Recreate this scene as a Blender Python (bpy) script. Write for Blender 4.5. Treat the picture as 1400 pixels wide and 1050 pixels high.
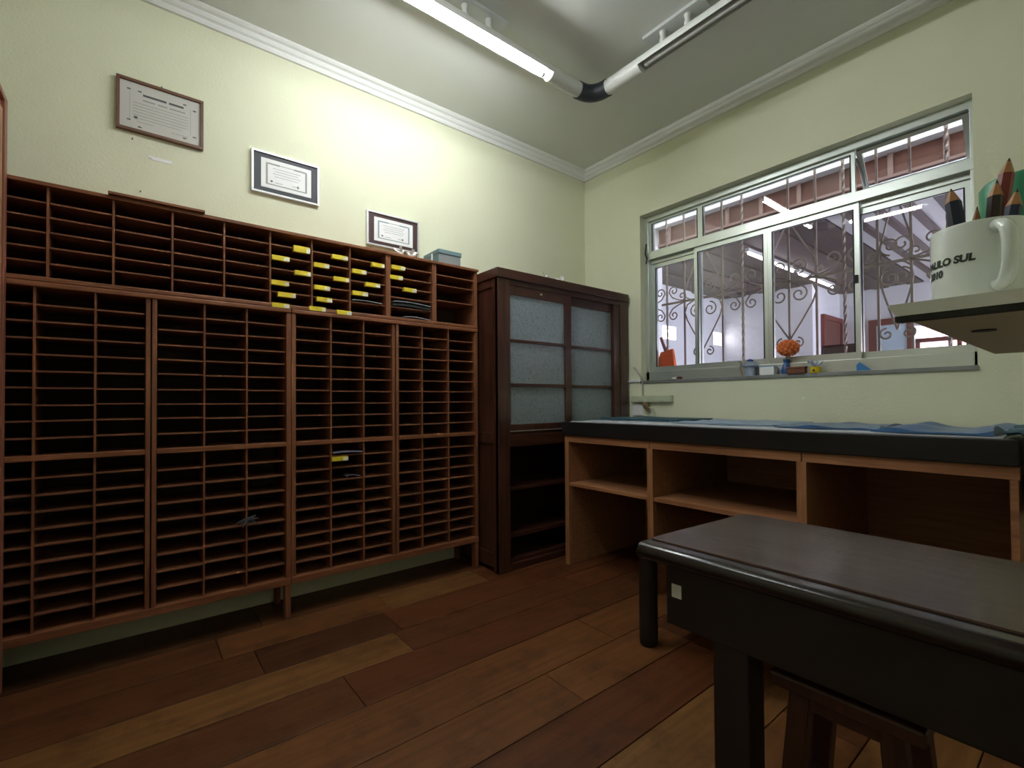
import bpy, bmesh, math, random
from mathutils import Vector, Matrix
random.seed(7)
for o in list(bpy.data.objects): bpy.data.objects.remove(o)
S = bpy.context.scene
COL = S.collection

# ------------------------------------------------------------------ camera
F, YAW, PITCH, ROLL, CY, H = 648.2, 0.671857, 0.0150382, -0.0067493, 539.71, 1.10
_f = Vector((math.sin(YAW)*math.cos(PITCH), math.cos(YAW)*math.cos(PITCH), math.sin(PITCH)))
_r = Vector((math.cos(YAW), -math.sin(YAW), 0)); _u = _r.cross(_f)
_r2 = math.cos(ROLL)*_r + math.sin(ROLL)*_u; _u2 = -math.sin(ROLL)*_r + math.cos(ROLL)*_u
cam = bpy.data.cameras.new('camera'); camo = bpy.data.objects.new('camera', cam); COL.objects.link(camo)
cam.sensor_width = 36; cam.lens = F/1400*36; cam.shift_y = (CY-525)/1400; cam.clip_start = 0.02
M3 = Matrix((_r2, _u2, -_f)).transposed()
camo.matrix_world = Matrix.Translation((0, 0, H)) @ M3.to_4x4()
S.camera = camo
def ray(x, y): return _r2*((x-700)/F) - _u2*((y-CY)/F) + _f
CAMP = Vector((0, 0, H))
def onx(x, y, X): d = ray(x, y); return CAMP + d*(X/d.x)
def ony(x, y, Y): d = ray(x, y); return CAMP + d*(Y/d.y)
def onz(x, y, Z): d = ray(x, y); return CAMP + d*((Z-H)/d.z)

# ------------------------------------------------------------------ world, exposure, lamp power
w = bpy.data.worlds.new('World'); S.world = w; w.use_nodes = True
bg = w.node_tree.nodes['Background']; bg.inputs[0].default_value = (0.80, 0.86, 1.0, 1); bg.inputs[1].default_value = 2.8
S.view_settings.view_transform = 'Standard'; S.view_settings.look = 'None'
S.view_settings.exposure = 1.85; S.view_settings.gamma = 1; S.view_settings.use_curve_mapping = False
TUBE_POWER = 33.0
HALL_TUBE = 3.2

# ------------------------------------------------------------------ materials
MATS = {}
def new_mat(n):
    m = bpy.data.materials.new(n); m.use_nodes = True; nt = m.node_tree
    return m, nt, nt.nodes['Principled BSDF']
def P(n, col, rough=.5, metal=0, spec=.5, noise=0, nscale=20, bump=0, bscale=60, coat=0):
    m, nt, b = new_mat(n); MATS[n] = m
    b.inputs['Roughness'].default_value = rough; b.inputs['Metallic'].default_value = metal
    b.inputs['Specular IOR Level'].default_value = spec; b.inputs['Coat Weight'].default_value = coat
    b.inputs['Base Color'].default_value = (*col, 1)
    if noise or bump:
        tc = nt.nodes.new('ShaderNodeTexCoord')
        nz = nt.nodes.new('ShaderNodeTexNoise'); nz.inputs['Scale'].default_value = nscale; nz.inputs['Detail'].default_value = 5
        nt.links.new(tc.outputs['Object'], nz.inputs['Vector'])
        if noise:
            mx = nt.nodes.new('ShaderNodeMix'); mx.data_type = 'RGBA'
            mx.inputs[6].default_value = (*[c*(1-noise) for c in col], 1); mx.inputs[7].default_value = (*[min(1, c*(1+noise)) for c in col], 1)
            nt.links.new(nz.outputs['Fac'], mx.inputs[0]); nt.links.new(mx.outputs[2], b.inputs['Base Color'])
        if bump:
            n2 = nt.nodes.new('ShaderNodeTexNoise'); n2.inputs['Scale'].default_value = bscale; n2.inputs['Detail'].default_value = 3
            nt.links.new(tc.outputs['Object'], n2.inputs['Vector'])
            bp = nt.nodes.new('ShaderNodeBump'); bp.inputs['Strength'].default_value = bump; bp.inputs['Distance'].default_value = .01
            nt.links.new(n2.outputs['Fac'], bp.inputs['Height']); nt.links.new(bp.outputs[0], b.inputs['Normal'])
    return m
def WOOD(n, dark, light, rough=.45, axis='X', scale=6, stretch=14, spec=.4, coat=0, objcol=False, stain=0):
    """streaky grain running along one axis of world space"""
    m, nt, b = new_mat(n); MATS[n] = m
    geo = nt.nodes.new('ShaderNodeNewGeometry'); mp = nt.nodes.new('ShaderNodeMapping')
    sc = [scale*stretch]*3; sc['XYZ'.index(axis)] = scale
    mp.inputs['Scale'].default_value = sc
    oi = nt.nodes.new('ShaderNodeObjectInfo')
    ad = nt.nodes.new('ShaderNodeVectorMath'); ad.operation = 'ADD'
    mu = nt.nodes.new('ShaderNodeMath'); mu.operation = 'MULTIPLY'; mu.inputs[1].default_value = 37
    nt.links.new(oi.outputs['Random'], mu.inputs[0])
    nt.links.new(geo.outputs['Position'], ad.inputs[0]); nt.links.new(mu.outputs[0], ad.inputs[1])
    nt.links.new(ad.outputs[0], mp.inputs['Vector'])
    nz = nt.nodes.new('ShaderNodeTexNoise'); nz.inputs['Scale'].default_value = 1; nz.inputs['Detail'].default_value = 6; nz.inputs['Distortion'].default_value = .6
    nt.links.new(mp.outputs[0], nz.inputs['Vector'])
    cr = nt.nodes.new('ShaderNodeValToRGB'); cr.color_ramp.elements[0].position = .3; cr.color_ramp.elements[1].position = .72
    cr.color_ramp.elements[0].color = (*dark, 1); cr.color_ramp.elements[1].color = (*light, 1)
    nt.links.new(nz.outputs['Fac'], cr.inputs[0])
    out = cr.outputs[0]
    if objcol:
        mx = nt.nodes.new('ShaderNodeMix'); mx.data_type = 'RGBA'; mx.blend_type = 'MULTIPLY'; mx.inputs[0].default_value = 1
        nt.links.new(out, mx.inputs[6]); nt.links.new(oi.outputs['Color'], mx.inputs[7]); out = mx.outputs[2]
    if stain:
        n2 = nt.nodes.new('ShaderNodeTexNoise'); n2.inputs['Scale'].default_value = 5.5; n2.inputs['Detail'].default_value = 8; n2.inputs['Roughness'].default_value = .7
        nt.links.new(geo.outputs['Position'], n2.inputs['Vector'])
        c2 = nt.nodes.new('ShaderNodeValToRGB'); c2.color_ramp.elements[0].position = .34; c2.color_ramp.elements[1].position = .50
        c2.color_ramp.elements[0].color = (.42, .40, .42, 1); c2.color_ramp.elements[1].color = (1, 1, 1, 1)
        nt.links.new(n2.outputs['Fac'], c2.inputs[0])
        mx = nt.nodes.new('ShaderNodeMix'); mx.data_type = 'RGBA'; mx.blend_type = 'MULTIPLY'; mx.inputs[0].default_value = stain
        nt.links.new(out, mx.inputs[6]); nt.links.new(c2.outputs[0], mx.inputs[7]); out = mx.outputs[2]
    nt.links.new(out, b.inputs['Base Color'])
    b.inputs['Roughness'].default_value = rough; b.inputs['Specular IOR Level'].default_value = spec; b.inputs['Coat Weight'].default_value = coat
    bp = nt.nodes.new('ShaderNodeBump'); bp.inputs['Strength'].default_value = .12; bp.inputs['Distance'].default_value = .004
    nt.links.new(nz.outputs['Fac'], bp.inputs['Height']); nt.links.new(bp.outputs[0], b.inputs['Normal'])
    return m
def EMIT(n, col, s):
    m, nt, b = new_mat(n); MATS[n] = m
    b.inputs['Base Color'].default_value = (.9, .9, .9, 1)
    b.inputs['Emission Color'].default_value = (*col, 1); b.inputs['Emission Strength'].default_value = s
    return m
def GLASS(n, tint=(1, 1, 1), rough=0, ior=1.5, bump=0, mixmin=0):
    m, nt, b = new_mat(n); MATS[n] = m; nt.nodes.remove(b)
    o = nt.nodes['Material Output']; t = nt.nodes.new('ShaderNodeBsdfTransparent'); t.inputs[0].default_value = (*tint, 1)
    g = nt.nodes.new('ShaderNodeBsdfGlossy'); g.inputs['Roughness'].default_value = rough
    fr = nt.nodes.new('ShaderNodeFresnel'); fr.inputs['IOR'].default_value = ior
    mx = nt.nodes.new('ShaderNodeMixShader'); nt.links.new(fr.outputs[0], mx.inputs[0])
    nt.links.new(t.outputs[0], mx.inputs[1]); nt.links.new(g.outputs[0], mx.inputs[2]); nt.links.new(mx.outputs[0], o.inputs[0])
    return m

P('wall_paint', (.76, .768, .575), .7, noise=.05, nscale=2.2, bump=.12, bscale=90, spec=.3)
P('ceiling_paint', (.72, .735, .69), .8, noise=.05, nscale=1.6, spec=.2)
P('plaster_white', (.84, .85, .83), .6, bump=.08, bscale=60)
WOOD('floor_wood', (.60, .58, .56), (1.0, 1.0, 1.0), .42, 'X', 2.2, 16, spec=.35, objcol=True, stain=.75)
WOOD('shelf_wood', (.17, .060, .026), (.30, .112, .050), .45, 'X', 4, 14)
WOOD('shelf_wood_upright', (.155, .054, .025), (.28, .104, .048), .45, 'Z', 4, 14)
WOOD('slat_wood', (.16, .060, .030), (.28, .108, .054), .55, 'X', 4, 14)
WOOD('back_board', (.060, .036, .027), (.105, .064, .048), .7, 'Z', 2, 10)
WOOD('cabinet_wood', (.040, .013, .009), (.085, .030, .018), .30, 'Z', 3, 12, spec=.5, coat=.35)
WOOD('cabinet_wood_across', (.040, .013, .009), (.085, .030, .018), .30, 'X', 3, 12, spec=.5, coat=.35)
WOOD('counter_wood', (.26, .105, .046), (.44, .20, .094), .5, 'Y', 3, 18)
WOOD('counter_wood_upright', (.26, .105, .046), (.44, .20, .094), .5, 'Z', 3, 18)
WOOD('table_top', (.036, .019, .013), (.080, .044, .030), .24, 'Y', 2.5, 16, spec=.22)
P('black_lacquer', (.014, .012, .012), .35, spec=.3)
P('table_black', (.020, .013, .011), .5, spec=.3)
P('moulding_lacquer', (.020, .012, .010), .20, spec=.4)
WOOD('stool_wood', (.045, .016, .010), (.085, .030, .018), .4, 'Z', 3, 10)
WOOD('cupboard_wood', (.33, .16, .08), (.48, .25, .13), .5, 'Z', 3, 12)
WOOD('cupboard_trim', (.22, .075, .045), (.32, .12, .07), .4, 'Z', 3, 12)
P('aluminium', (.62, .66, .62), .34, metal=.75, noise=.06, nscale=6)
P('aluminium_dull', (.25, .255, .25), .5, metal=.45, noise=.2, nscale=9)
P('rubber_black', (.012, .013, .015), .6)
GLASS('window_glass', (.93, .93, .95))
P('pvc_white', (.72, .73, .70), .4)
P('pvc_dark', (.035, .042, .055), .45)
P('tin_plate', (.62, .64, .64), .4)
EMIT('tube_lit', (.94, .985, 1.0), TUBE_POWER)
EMIT('hall_tube_lit', (1.0, .97, 1.0), HALL_TUBE)
P('tube_off', (.55, .56, .54), .25)
P('paper_white', (.90, .90, .89), .7, noise=.05, nscale=12)
P('paper_cream', (.60, .58, .54), .6, noise=.04, nscale=10)
P('ink', (.10, .10, .10), .7)
P('ink_soft', (.32, .32, .30), .7)
P('ink_blue', (.30, .36, .42), .7)
P('frame_brown', (.16, .075, .045), .4, noise=.2, nscale=14)
P('frame_silver', (.80, .80, .80), .3, metal=.4)
P('mat_navy', (.022, .024, .032), .5)
P('mat_maroon', (.055, .022, .022), .5)
P('certificate_grey', (.44, .48, .50), .35)
P('label_yellow', (.80, .62, .03), .55)
P('label_white', (.80, .78, .62), .55)
P('sheet_dark', (.05, .06, .065), .35); P('sheet_grey', (.34, .38, .40), .4); P('sheet_violet', (.28, .27, .38), .5)
P('box_teal', (.16, .25, .27), .55, noise=.08, nscale=10); P('box_grey', (.26, .28, .28), .6, noise=.05, nscale=10)
P('china_white', (.92, .90, .88), .25, noise=.04, nscale=60)
P('mug_white', (.80, .86, .83), .14, spec=.5, coat=.4)
P('mug_print', (.02, .03, .025), .5)
P('green_plastic', (.012, .22, .10), .45, noise=.1, nscale=20)
P('pencil_navy', (.012, .018, .05), .4); P('pencil_dark', (.03, .015, .012), .4); P('pencil_wood', (.42, .20, .08), .6); P('pencil_red', (.20, .025, .02), .4)
P('board_grey', (.78, .78, .76), .5, noise=.03, nscale=12); P('board_black', (.008, .008, .008), .5); P('board_beige', (.86, .84, .72), .6, noise=.04, nscale=5)
P('blue_plastic', (.05, .13, .28), .3, noise=.3, nscale=14); P('teal_cloth', (.03, .08, .11), .6, noise=.2, nscale=14)
P('sheet_white', (.52, .54, .60), .5, noise=.06, nscale=20); P('sheet_blue', (.26, .36, .50), .45, noise=.12, nscale=16)
P('orange_plastic', (.85, .14, .03), .35, noise=.1, nscale=20); P('orange_petal', (.75, .20, .06), .6, noise=.15, nscale=60)
P('glass_blue', (.45, .52, .70), .15, spec=.7, metal=.3); P('vase_blue', (.04, .12, .35), .3)
P('trinket_wood', (.19, .065, .035), .5, noise=.2, nscale=30); P('trinket_yellow', (.85, .62, .02), .4); P('tape_blue', (.05, .25, .62), .5)
P('strip_plastic', (.56, .60, .42), .5); P('cable_grey', (.40, .40, .34), .5); P('rust_brown', (.20, .14, .07), .7, noise=.3, nscale=30)
P('iron_bar', (.26, .20, .165), .5, metal=.3, noise=.15, nscale=30)
P('hall_wall', (.78, .78, .82), .7, noise=.02, nscale=3); P('hall_floor', (.35, .32, .32), .4, noise=.1, nscale=4)
WOOD('hall_ceiling_wood', (.060, .035, .036), (.105, .064, .062), .55, 'X', 2, 8, objcol=True)
WOOD('fascia_wood', (.13, .050, .042), (.19, .08, .066), .6, 'Y', 2, 8); P('fascia_batten', (.30, .19, .18), .6)
P('hall_beam', (.62, .62, .66), .7)
P('clear_roof', (.60, .60, .64), .4)
P('hall_door_brown', (.13, .045, .032), .5, noise=.1, nscale=10); P('hall_door_blue', (.52, .66, .78), .5); P('hall_red', (.17, .035, .03), .5)
P('far_pink', (.72, .48, .42), .7); P('far_ground', (.85, .85, .88), .7); P('tuft_grey', (.07, .075, .08), .8)
EMIT('small_window_lit', (1, .97, .95), 2.4)
# reeded cabinet glass: pale, wavy, half clear
m, nt, b = new_mat('figured_glass'); MATS['figured_glass'] = m
b.inputs['Base Color'].default_value = (.30, .36, .39, 1); b.inputs['Roughness'].default_value = .13
b.inputs['Specular IOR Level'].default_value = .9; b.inputs['Alpha'].default_value = .72
tc = nt.nodes.new('ShaderNodeTexCoord'); vo = nt.nodes.new('ShaderNodeTexVoronoi'); vo.inputs['Scale'].default_value = 150
nz = nt.nodes.new('ShaderNodeTexNoise'); nz.inputs['Scale'].default_value = 45
bp = nt.nodes.new('ShaderNodeBump'); bp.inputs['Strength'].default_value = .55; bp.inputs['Distance'].default_value = .004
mm = nt.nodes.new('ShaderNodeMath'); mm.operation = 'ADD'
nt.links.new(tc.outputs['Object'], vo.inputs['Vector']); nt.links.new(tc.outputs['Object'], nz.inputs['Vector'])
nt.links.new(vo.outputs['Distance'], mm.inputs[0]); nt.links.new(nz.outputs['Fac'], mm.inputs[1])
cr = nt.nodes.new('ShaderNodeValToRGB'); cr.color_ramp.elements[0].position = .55; cr.color_ramp.elements[1].position = 1.1; cr.color_ramp.elements[0].color = (.17, .22, .25, 1); cr.color_ramp.elements[1].color = (.33, .39, .43, 1)
nt.links.new(mm.outputs[0], cr.inputs[0]); nt.links.new(cr.outputs[0], b.inputs['Base Color'])
nt.links.new(mm.outputs[0], bp.inputs['Height']); nt.links.new(bp.outputs[0], b.inputs['Normal'])

# ------------------------------------------------------------------ mesh helpers
class MB:
    def __init__(s): s.v = []; s.f = []
    def box(s, x0, x1, y0, y1, z0, z1):
        n = len(s.v)
        s.v += [(x0,y0,z0),(x1,y0,z0),(x1,y1,z0),(x0,y1,z0),(x0,y0,z1),(x1,y0,z1),(x1,y1,z1),(x0,y1,z1)]
        s.f += [tuple(n+i for i in q) for q in ((3,2,1,0),(4,5,6,7),(0,1,5,4),(1,2,6,5),(2,3,7,6),(3,0,4,7))]
        return s
    def hexa(s, bot, top):
        n = len(s.v); s.v += [tuple(p) for p in bot] + [tuple(p) for p in top]
        s.f += [tuple(n+i for i in q) for q in ((3,2,1,0),(4,5,6,7),(0,1,5,4),(1,2,6,5),(2,3,7,6),(3,0,4,7))]
        return s
    def quad(s, a, b, c, d):
        n = len(s.v); s.v += [tuple(a), tuple(b), tuple(c), tuple(d)]; s.f.append((n, n+1, n+2, n+3)); return s
    def tube(s, pts, r, k=8, cap=True, closed=False):
        pts = [Vector(p) for p in pts]; n0 = len(s.v); N = len(pts)
        rr = r if isinstance(r, (list, tuple)) else [r]*N
        up = Vector((0, 0, 1))
        for i, p in enumerate(pts):
            t = (pts[min(i+1, N-1)] - pts[max(i-1, 0)]).normalized()
            if i == 0:
                a = t.orthogonal().normalized()
            else:
                a = (a - t*a.dot(t)).normalized()
            b = t.cross(a)
            for j in range(k):
                an = 2*math.pi*j/k
                s.v.append(tuple(p + (a*math.cos(an) + b*math.sin(an))*rr[i]))
        for i in range(N-1):
            for j in range(k):
                s.f.append((n0+i*k+j, n0+i*k+(j+1) % k, n0+(i+1)*k+(j+1) % k, n0+(i+1)*k+j))
        if cap:
            s.f.append(tuple(n0+j for j in reversed(range(k)))); s.f.append(tuple(n0+(N-1)*k+j for j in range(k)))
        return s
    def lathe(s, prof, c, k=24, a0=0, a1=2*math.pi):
        """prof: list of (r, z) around vertical axis through c"""
        n0 = len(s.v); full = abs(a1-a0-2*math.pi) < 1e-6; K = k if full else k+1
        for r, z in prof:
            for j in range(K):
                an = a0 + (a1-a0)*j/k
                s.v.append((c[0]+r*math.cos(an), c[1]+r*math.sin(an), c[2]+z))
        for i in range(len(prof)-1):
            for j in range(k):
                j2 = (j+1) % K
                s.f.append((n0+i*K+j, n0+i*K+j2, n0+(i+1)*K+j2, n0+(i+1)*K+j))
        return s
    def prism(s, poly, axis, a0, a1):
        """extrude a 2-D polygon along an axis; poly in the remaining two axes (cyclic order)"""
        n0 = len(s.v); N = len(poly)
        for a in (a0, a1):
            for (u, w_) in poly:
                s.v.append({'X': (a, u, w_), 'Y': (u, a, w_), 'Z': (u, w_, a)}[axis])
        s.f.append(tuple(n0+i for i in range(N))); s.f.append(tuple(n0+N+i for i in reversed(range(N))))
        for i in range(N):
            j = (i+1) % N; s.f.append((n0+i, n0+N+i, n0+N+j, n0+j))
        return s
    def build(s, name, mat, parent=None, bevel=0, smooth=False, segs=2):
        me = bpy.data.meshes.new(name); me.from_pydata(s.v, [], s.f); me.validate()
        bm = bmesh.new(); bm.from_mesh(me); bmesh.ops.recalc_face_normals(bm, faces=bm.faces)
        if bevel: bmesh.ops.bevel(bm, geom=list(bm.edges), offset=bevel, segments=segs, affect='EDGES', profile=.5)
        bm.to_mesh(me); bm.free()
        if smooth:
            for p in me.polygons: p.use_smooth = True
            try: me.set_sharp_from_angle(angle=math.radians(40))
            except Exception: pass
        me.materials.append(MATS[mat])
        o = bpy.data.objects.new(name, me); COL.objects.link(o)
        if parent: attach(o, parent)
        return o
def attach(o, parent):
    o.parent = parent
    o.matrix_parent_inverse = Matrix.Translation(-wloc(parent))
def wloc(o):
    v = Vector(o.location)
    p = o.parent
    return v if p is None else v
def thing(name, label, cat, loc=(0, 0, 0), group=None):
    o = bpy.data.objects.new(name, None); COL.objects.link(o); o.location = loc; o.empty_display_size = .05
    o['label'] = label; o['category'] = cat
    if group: o['group'] = group
    return o
def tag(o, label, cat, group=None):
    o['label'] = label; o['category'] = cat
    if group: o['group'] = group
    return o
def struct(o): o['kind'] = 'structure'; return o
def box(name, mat, parent, x0, x1, y0, y1, z0, z1, bevel=0):
    return MB().box(x0, x1, y0, y1, z0, z1).build(name, mat, parent, bevel)
_shared = {}
def sbox(name, mat, parent, size, centre, bevel=0, rot=None):
    """box that shares mesh data with every other box of that size and material"""
    key = (mat, tuple(round(q, 4) for q in size), bevel)
    if key not in _shared:
        a, b_, c = [q/2 for q in size]
        o = MB().box(-a, a, -b_, b_, -c, c).build(name, mat, None, bevel); _shared[key] = o.data
    else:
        o = bpy.data.objects.new(name, _shared[key]); COL.objects.link(o)
    o.location = centre
    if rot: o.rotation_euler = rot
    if parent:
        o.parent = parent; o.matrix_parent_inverse = Matrix.Translation(-Vector(parent.location))
    return o

# ------------------------------------------------------------------ the room
XW, YW, ZC = 3.1625, 2.9086, 3.15          # window wall, pigeonhole wall, ceiling
XL, YB = -0.95, -0.80                      # unseen side and rear walls
TH = .20
WY0, WY1, WZ0, WZ1 = .387, 2.315, 1.255, 2.582   # window opening
fl = struct(MB().box(XL-TH, XW+TH, YB-TH, YW+TH, -.12, -.02).build('floor', 'counter_wood'))
struct(box('wall_left', 'wall_paint', None, XL-TH, XW+TH, YW, YW+TH, -.02, ZC))
wr = MB()
wr.box(XW, XW+TH, YB-TH, WY0, -.02, ZC).box(XW, XW+TH, WY1, YW, -.02, ZC).box(XW, XW+TH, WY0, WY1, -.02, WZ0).box(XW, XW+TH, WY0, WY1, WZ1, ZC)
struct(wr.build('wall_right', 'wall_paint'))
struct(box('wall_side', 'wall_paint', None, XL-TH, XL, YB-TH, YW, -.02, ZC))
struct(box('wall_back', 'wall_paint', None, XL, XW, YB-TH, YB, -.02, ZC))
struct(box('ceiling', 'ceiling_paint', None, XL-TH, XW+TH, YB-TH, YW+TH, ZC, ZC+.12))
# crown moulding: stepped plaster profile
prof = [(0, 3.072), (.016, 3.072), (.022, 3.085), (.022, 3.096), (.034, 3.104), (.040, 3.118), (.040, 3.124), (.056, 3.130), (.064, 3.140), (.064, 3.15), (0, 3.15)]
struct(MB().prism([(YW-u, z) for u, z in prof], 'X', XL, XW).build('trim_1', 'plaster_white'))
struct(MB().prism([(XW-u, z) for u, z in prof], 'Y', YB, YW).build('trim_2', 'plaster_white'))

# floor planks, running along X; colour per plank
SEAMS = [2.9086, 2.62, 2.39, 2.15, 1.937, 1.692, 1.436, 1.211, .972, .735, .50, .26, .02, -.22, -.46, -.8]
LT, MD, RD, DK, TN = (.225, .098, .031), (.128, .045, .016), (.135, .042, .014), (.082, .029, .011), (.185, .069, .022)
ROWS = [
 [(-.95, .5, DK), (.5, 1.9, MD), (1.9, 3.16, RD)],
 [(-.95, .30, MD), (.30, 1.08, TN), (1.08, 1.72, LT), (1.72, 3.16, RD)],
 [(-.95, .42, MD), (.42, 1.02, DK), (1.02, 2.2, RD), (2.2, 3.16, RD)],
 [(-.95, .975, LT), (.975, 2.1, MD), (2.1, 3.16, RD)],
 [(-.95, .66, MD), (.66, 1.9, RD), (1.9, 3.16, MD)],
 [(-.95, .1, MD), (.1, 1.75, TN), (1.75, 3.16, TN)],
 [(-.95, 1.3, TN), (1.3, 2.0, TN), (2.0, 3.16, MD)],
 [(-.95, .7, MD), (.7, 2.4, RD), (2.4, 3.16, MD)],
 [(-.95, .9, LT), (.9, 1.95, LT), (1.95, 3.16, TN)],
 [(-.95, 1.2, MD), (1.2, 1.8, TN), (1.8, 3.16, MD)],
 [(-.95, 1.35, TN), (1.35, 3.16, LT)], [(-.95, 1.1, MD), (1.1, 3.16, TN)], [(-.95, 1.6, TN), (1.6, 3.16, MD)],
 [(-.95, .8, MD), (.8, 3.16, LT)], [(-.95, 1.4, DK), (1.4, 3.16, MD)]]
for i, row in enumerate(ROWS):
    y1, y0 = SEAMS[i], SEAMS[i+1]
    for (x0, x1, c) in row:
        o = sbox('plank', 'floor_wood', fl, (round(x1-x0-.003, 3), round(y1-y0-.004, 4), .02), ((x0+x1)/2, (y0+y1)/2, -.010 + random.uniform(-.0006, 0)), .0015)
        k = random.uniform(.92, 1.08); o.color = (c[0]*k, c[1]*k, c[2]*k, 1)

# ------------------------------------------------------------------ window (in the right wall)
XF = XW+.10
win = struct(bpy.data.objects.new('window_1', None)); COL.objects.link(win); win.location = (XF, 1.35, WZ0)
def wbox(n, m_, y0, y1, z0, z1, d0=-.03, d1=.03, par=win, bevel=.002): return box(n, m_, par, XF+d0, XF+d1, y0, y1, z0, z1, bevel)
wbox('outer_frame', 'aluminium', WY0, WY1, 2.540, WZ1, -.035, .06)
wbox('outer_frame', 'aluminium', WY0, WY0+.020, WZ0+.005, 2.545, -.035, .06)
wbox('outer_frame', 'aluminium', WY1-.030, WY1, WZ0+.005, 2.545, -.035, .06)
wbox('bottom_rail', 'aluminium', WY0, WY1, WZ0+.005, WZ0+.078, -.035, .06)
wbox('transom', 'aluminium', WY0, WY1, 2.232, 2.290, -.038, .05)
# sill: grey ledge reaching the room face and a little beyond
sl = struct(box('window_sill', 'aluminium_dull', None, XW-.012, XW+TH+.05, WY0-.004, WY1+.004, WZ0-.016, WZ0+.006, .002)); sl['kind'] = 'structure'
struct(sl)
def sash(y0, y1, z0, z1, d, par=win, st=.034, name='sash', top=.034, bot=.040):
    e = MB().box(XF+d-.012, XF+d+.012, y0, y0+st, z0, z1).box(XF+d-.012, XF+d+.012, y1-st, y1, z0, z1)
    e.box(XF+d-.012, XF+d+.012, y0+st, y1-st, z0, z0+bot).box(XF+d-.012, XF+d+.012, y0+st, y1-st, z1-top, z1)
    f_ = e.build(name, 'aluminium', par)
    g = MB().box(XF+d-.002, XF+d+.002, y0+st-.004, y1-st+.004, z0+bot-.004, z1-top+.004).build('pane', 'window_glass', None)
    attach(g, f_)
    rb = MB().box(XF+d-.0135, XF+d-.012, y0+st-.007, y0+st, z0+bot, z1-top).box(XF+d-.0135, XF+d-.012, y1-st, y1-st+.007, z0+bot, z1-top).box(XF+d-.0135, XF+d-.012, y0+st, y1-st, z1-top-.006, z1-top).build('gasket', 'rubber_black', None)
    attach(rb, f_)
    return f_
Z0S, Z1S = WZ0+.078, 2.232
# lower sliding sashes: outer pair on the outside track, inner pair on the room side
sash(1.862, 2.285, Z0S, Z1S-.028, .030); sash(.407, .905, Z0S, Z1S-.028, .030)
sash(1.3745, 1.895, Z0S, Z1S, -.010, st=.032); sash(.872, 1.3735, Z0S, Z1S, -.010, st=.032)
wbox('track_rail', 'aluminium', 1.9, 2.285, Z1S-.028, Z1S, .005, .02); wbox('track_rail', 'aluminium', .407, .87, Z1S-.028, Z1S, .005, .02)
lt = box('latch', 'rubber_black', win, XF-.034, XF-.022, .880, .900, 1.77, 1.815, .002)
# upper fixed lights
sash(1.850, 2.285, 2.290, 2.540, 0, st=.026, top=.016, bot=.014, name='top_light'); sash(.890, 1.850, 2.290, 2.540, 0, st=.026, top=.016, bot=.014, name='top_light')
# awning light swung out at its bottom, with stay arm
def tilt(p, ang, y): 
    z = p[2]-2.535; x = p[0]-XF
    return (XF + x*math.cos(ang) - z*math.sin(ang), p[1], 2.535 + x*math.sin(ang) + z*math.cos(ang))
ang = math.radians(34)
aw = MB(); y0, y1, st = .412, .886, .026
for bx in ((y0, y0+st, 2.292, 2.535), (y1-st, y1, 2.292, 2.535), (y0+st, y1-st, 2.292, 2.318), (y0+st, y1-st, 2.515, 2.535)):
    aw.box(XF-.010, XF+.012, *bx)
aw.v = [tilt(p, ang, 0) for p in aw.v]
aws = aw.build('awning_sash', 'aluminium', win)
g = MB().box(XF-.002, XF+.002, y0+st-.004, y1-st+.004, 2.314, 2.519); g.v = [tilt(p, ang, 0) for p in g.v]
attach(g.build('pane', 'window_glass', None), aws)
MB().tube([(XF+.01, .89, 2.50), (XF+.06, .875, 2.42), (XF+.14, .872, 2.33)], .007, 6).build('stay_arm', 'aluminium_dull', win)
# friction hinge at the left jamb
MB().tube([(XF-.05, 2.292, 2.36), (XF-.06, 2.296, 2.28), (XF-.045, 2.290, 2.24), (XF-.06, 2.288, 2.20)], .006, 6).build('catch', 'rubber_black', win)

# ------------------------------------------------------------------ wrought-iron grille outside
XG = XW+TH+.06
gr = thing('window_grille', 'wrought-iron window grille with scrolls, hearts and twisted bars outside the window', 'grille', (XG, 1.35, 1.26))
def yb(px): return onx(px, 400, XG).y
TW = [912, 1015.5, 1155, 1298]; PL = [936, 988, 1079-36, 1079+38, 1201, 1247]
GZ0, GZ1, GH = 1.285, 2.66, 1.893
for px in TW:
    y = yb(px); n = 70; mb = MB(); n0 = 0
    for i in range(n+1):
        a = i*.55; z = GZ0 + (GZ1-GZ0)*i/n
        for j in range(4):
            an = a + j*math.pi/2; mb.v.append((XG+.0095*math.cos(an), y+.0095*math.sin(an), z))
    for i in range(n):
        for j in range(4): mb.f.append((i*4+j, i*4+(j+1) % 4, (i+1)*4+(j+1) % 4, (i+1)*4+j))
    mb.build('twisted_bar', 'iron_bar', gr)
for px in [936, 988, 1079, 1116.5, 1201, 1247]:
    y = yb(px); MB().box(XG-.006, XG+.006, y-.006, y+.006, GZ0, GZ1).build('bar', 'iron_bar', gr)
box('cross_bar', 'iron_bar', gr, XG-.006, XG+.006, .30, yb(905), GH-.008, GH+.008)
def spiral(cy, cz, r0, turns, a0, sgn, n=26):
    """scroll in the grille plane that starts at radius r0 and winds inward"""
    pts = []
    for i in range(n+1):
        t = i/n; r = r0*(1-.80*t); a = a0 + sgn*t*turns*2*math.pi
        pts.append((XG, cy + r*math.cos(a), cz + r*math.sin(a)))
    return pts
def scroll(pts, name='scroll'): return MB().tube(pts, .0055, 6).build(name, 'iron_bar', gr)
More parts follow.
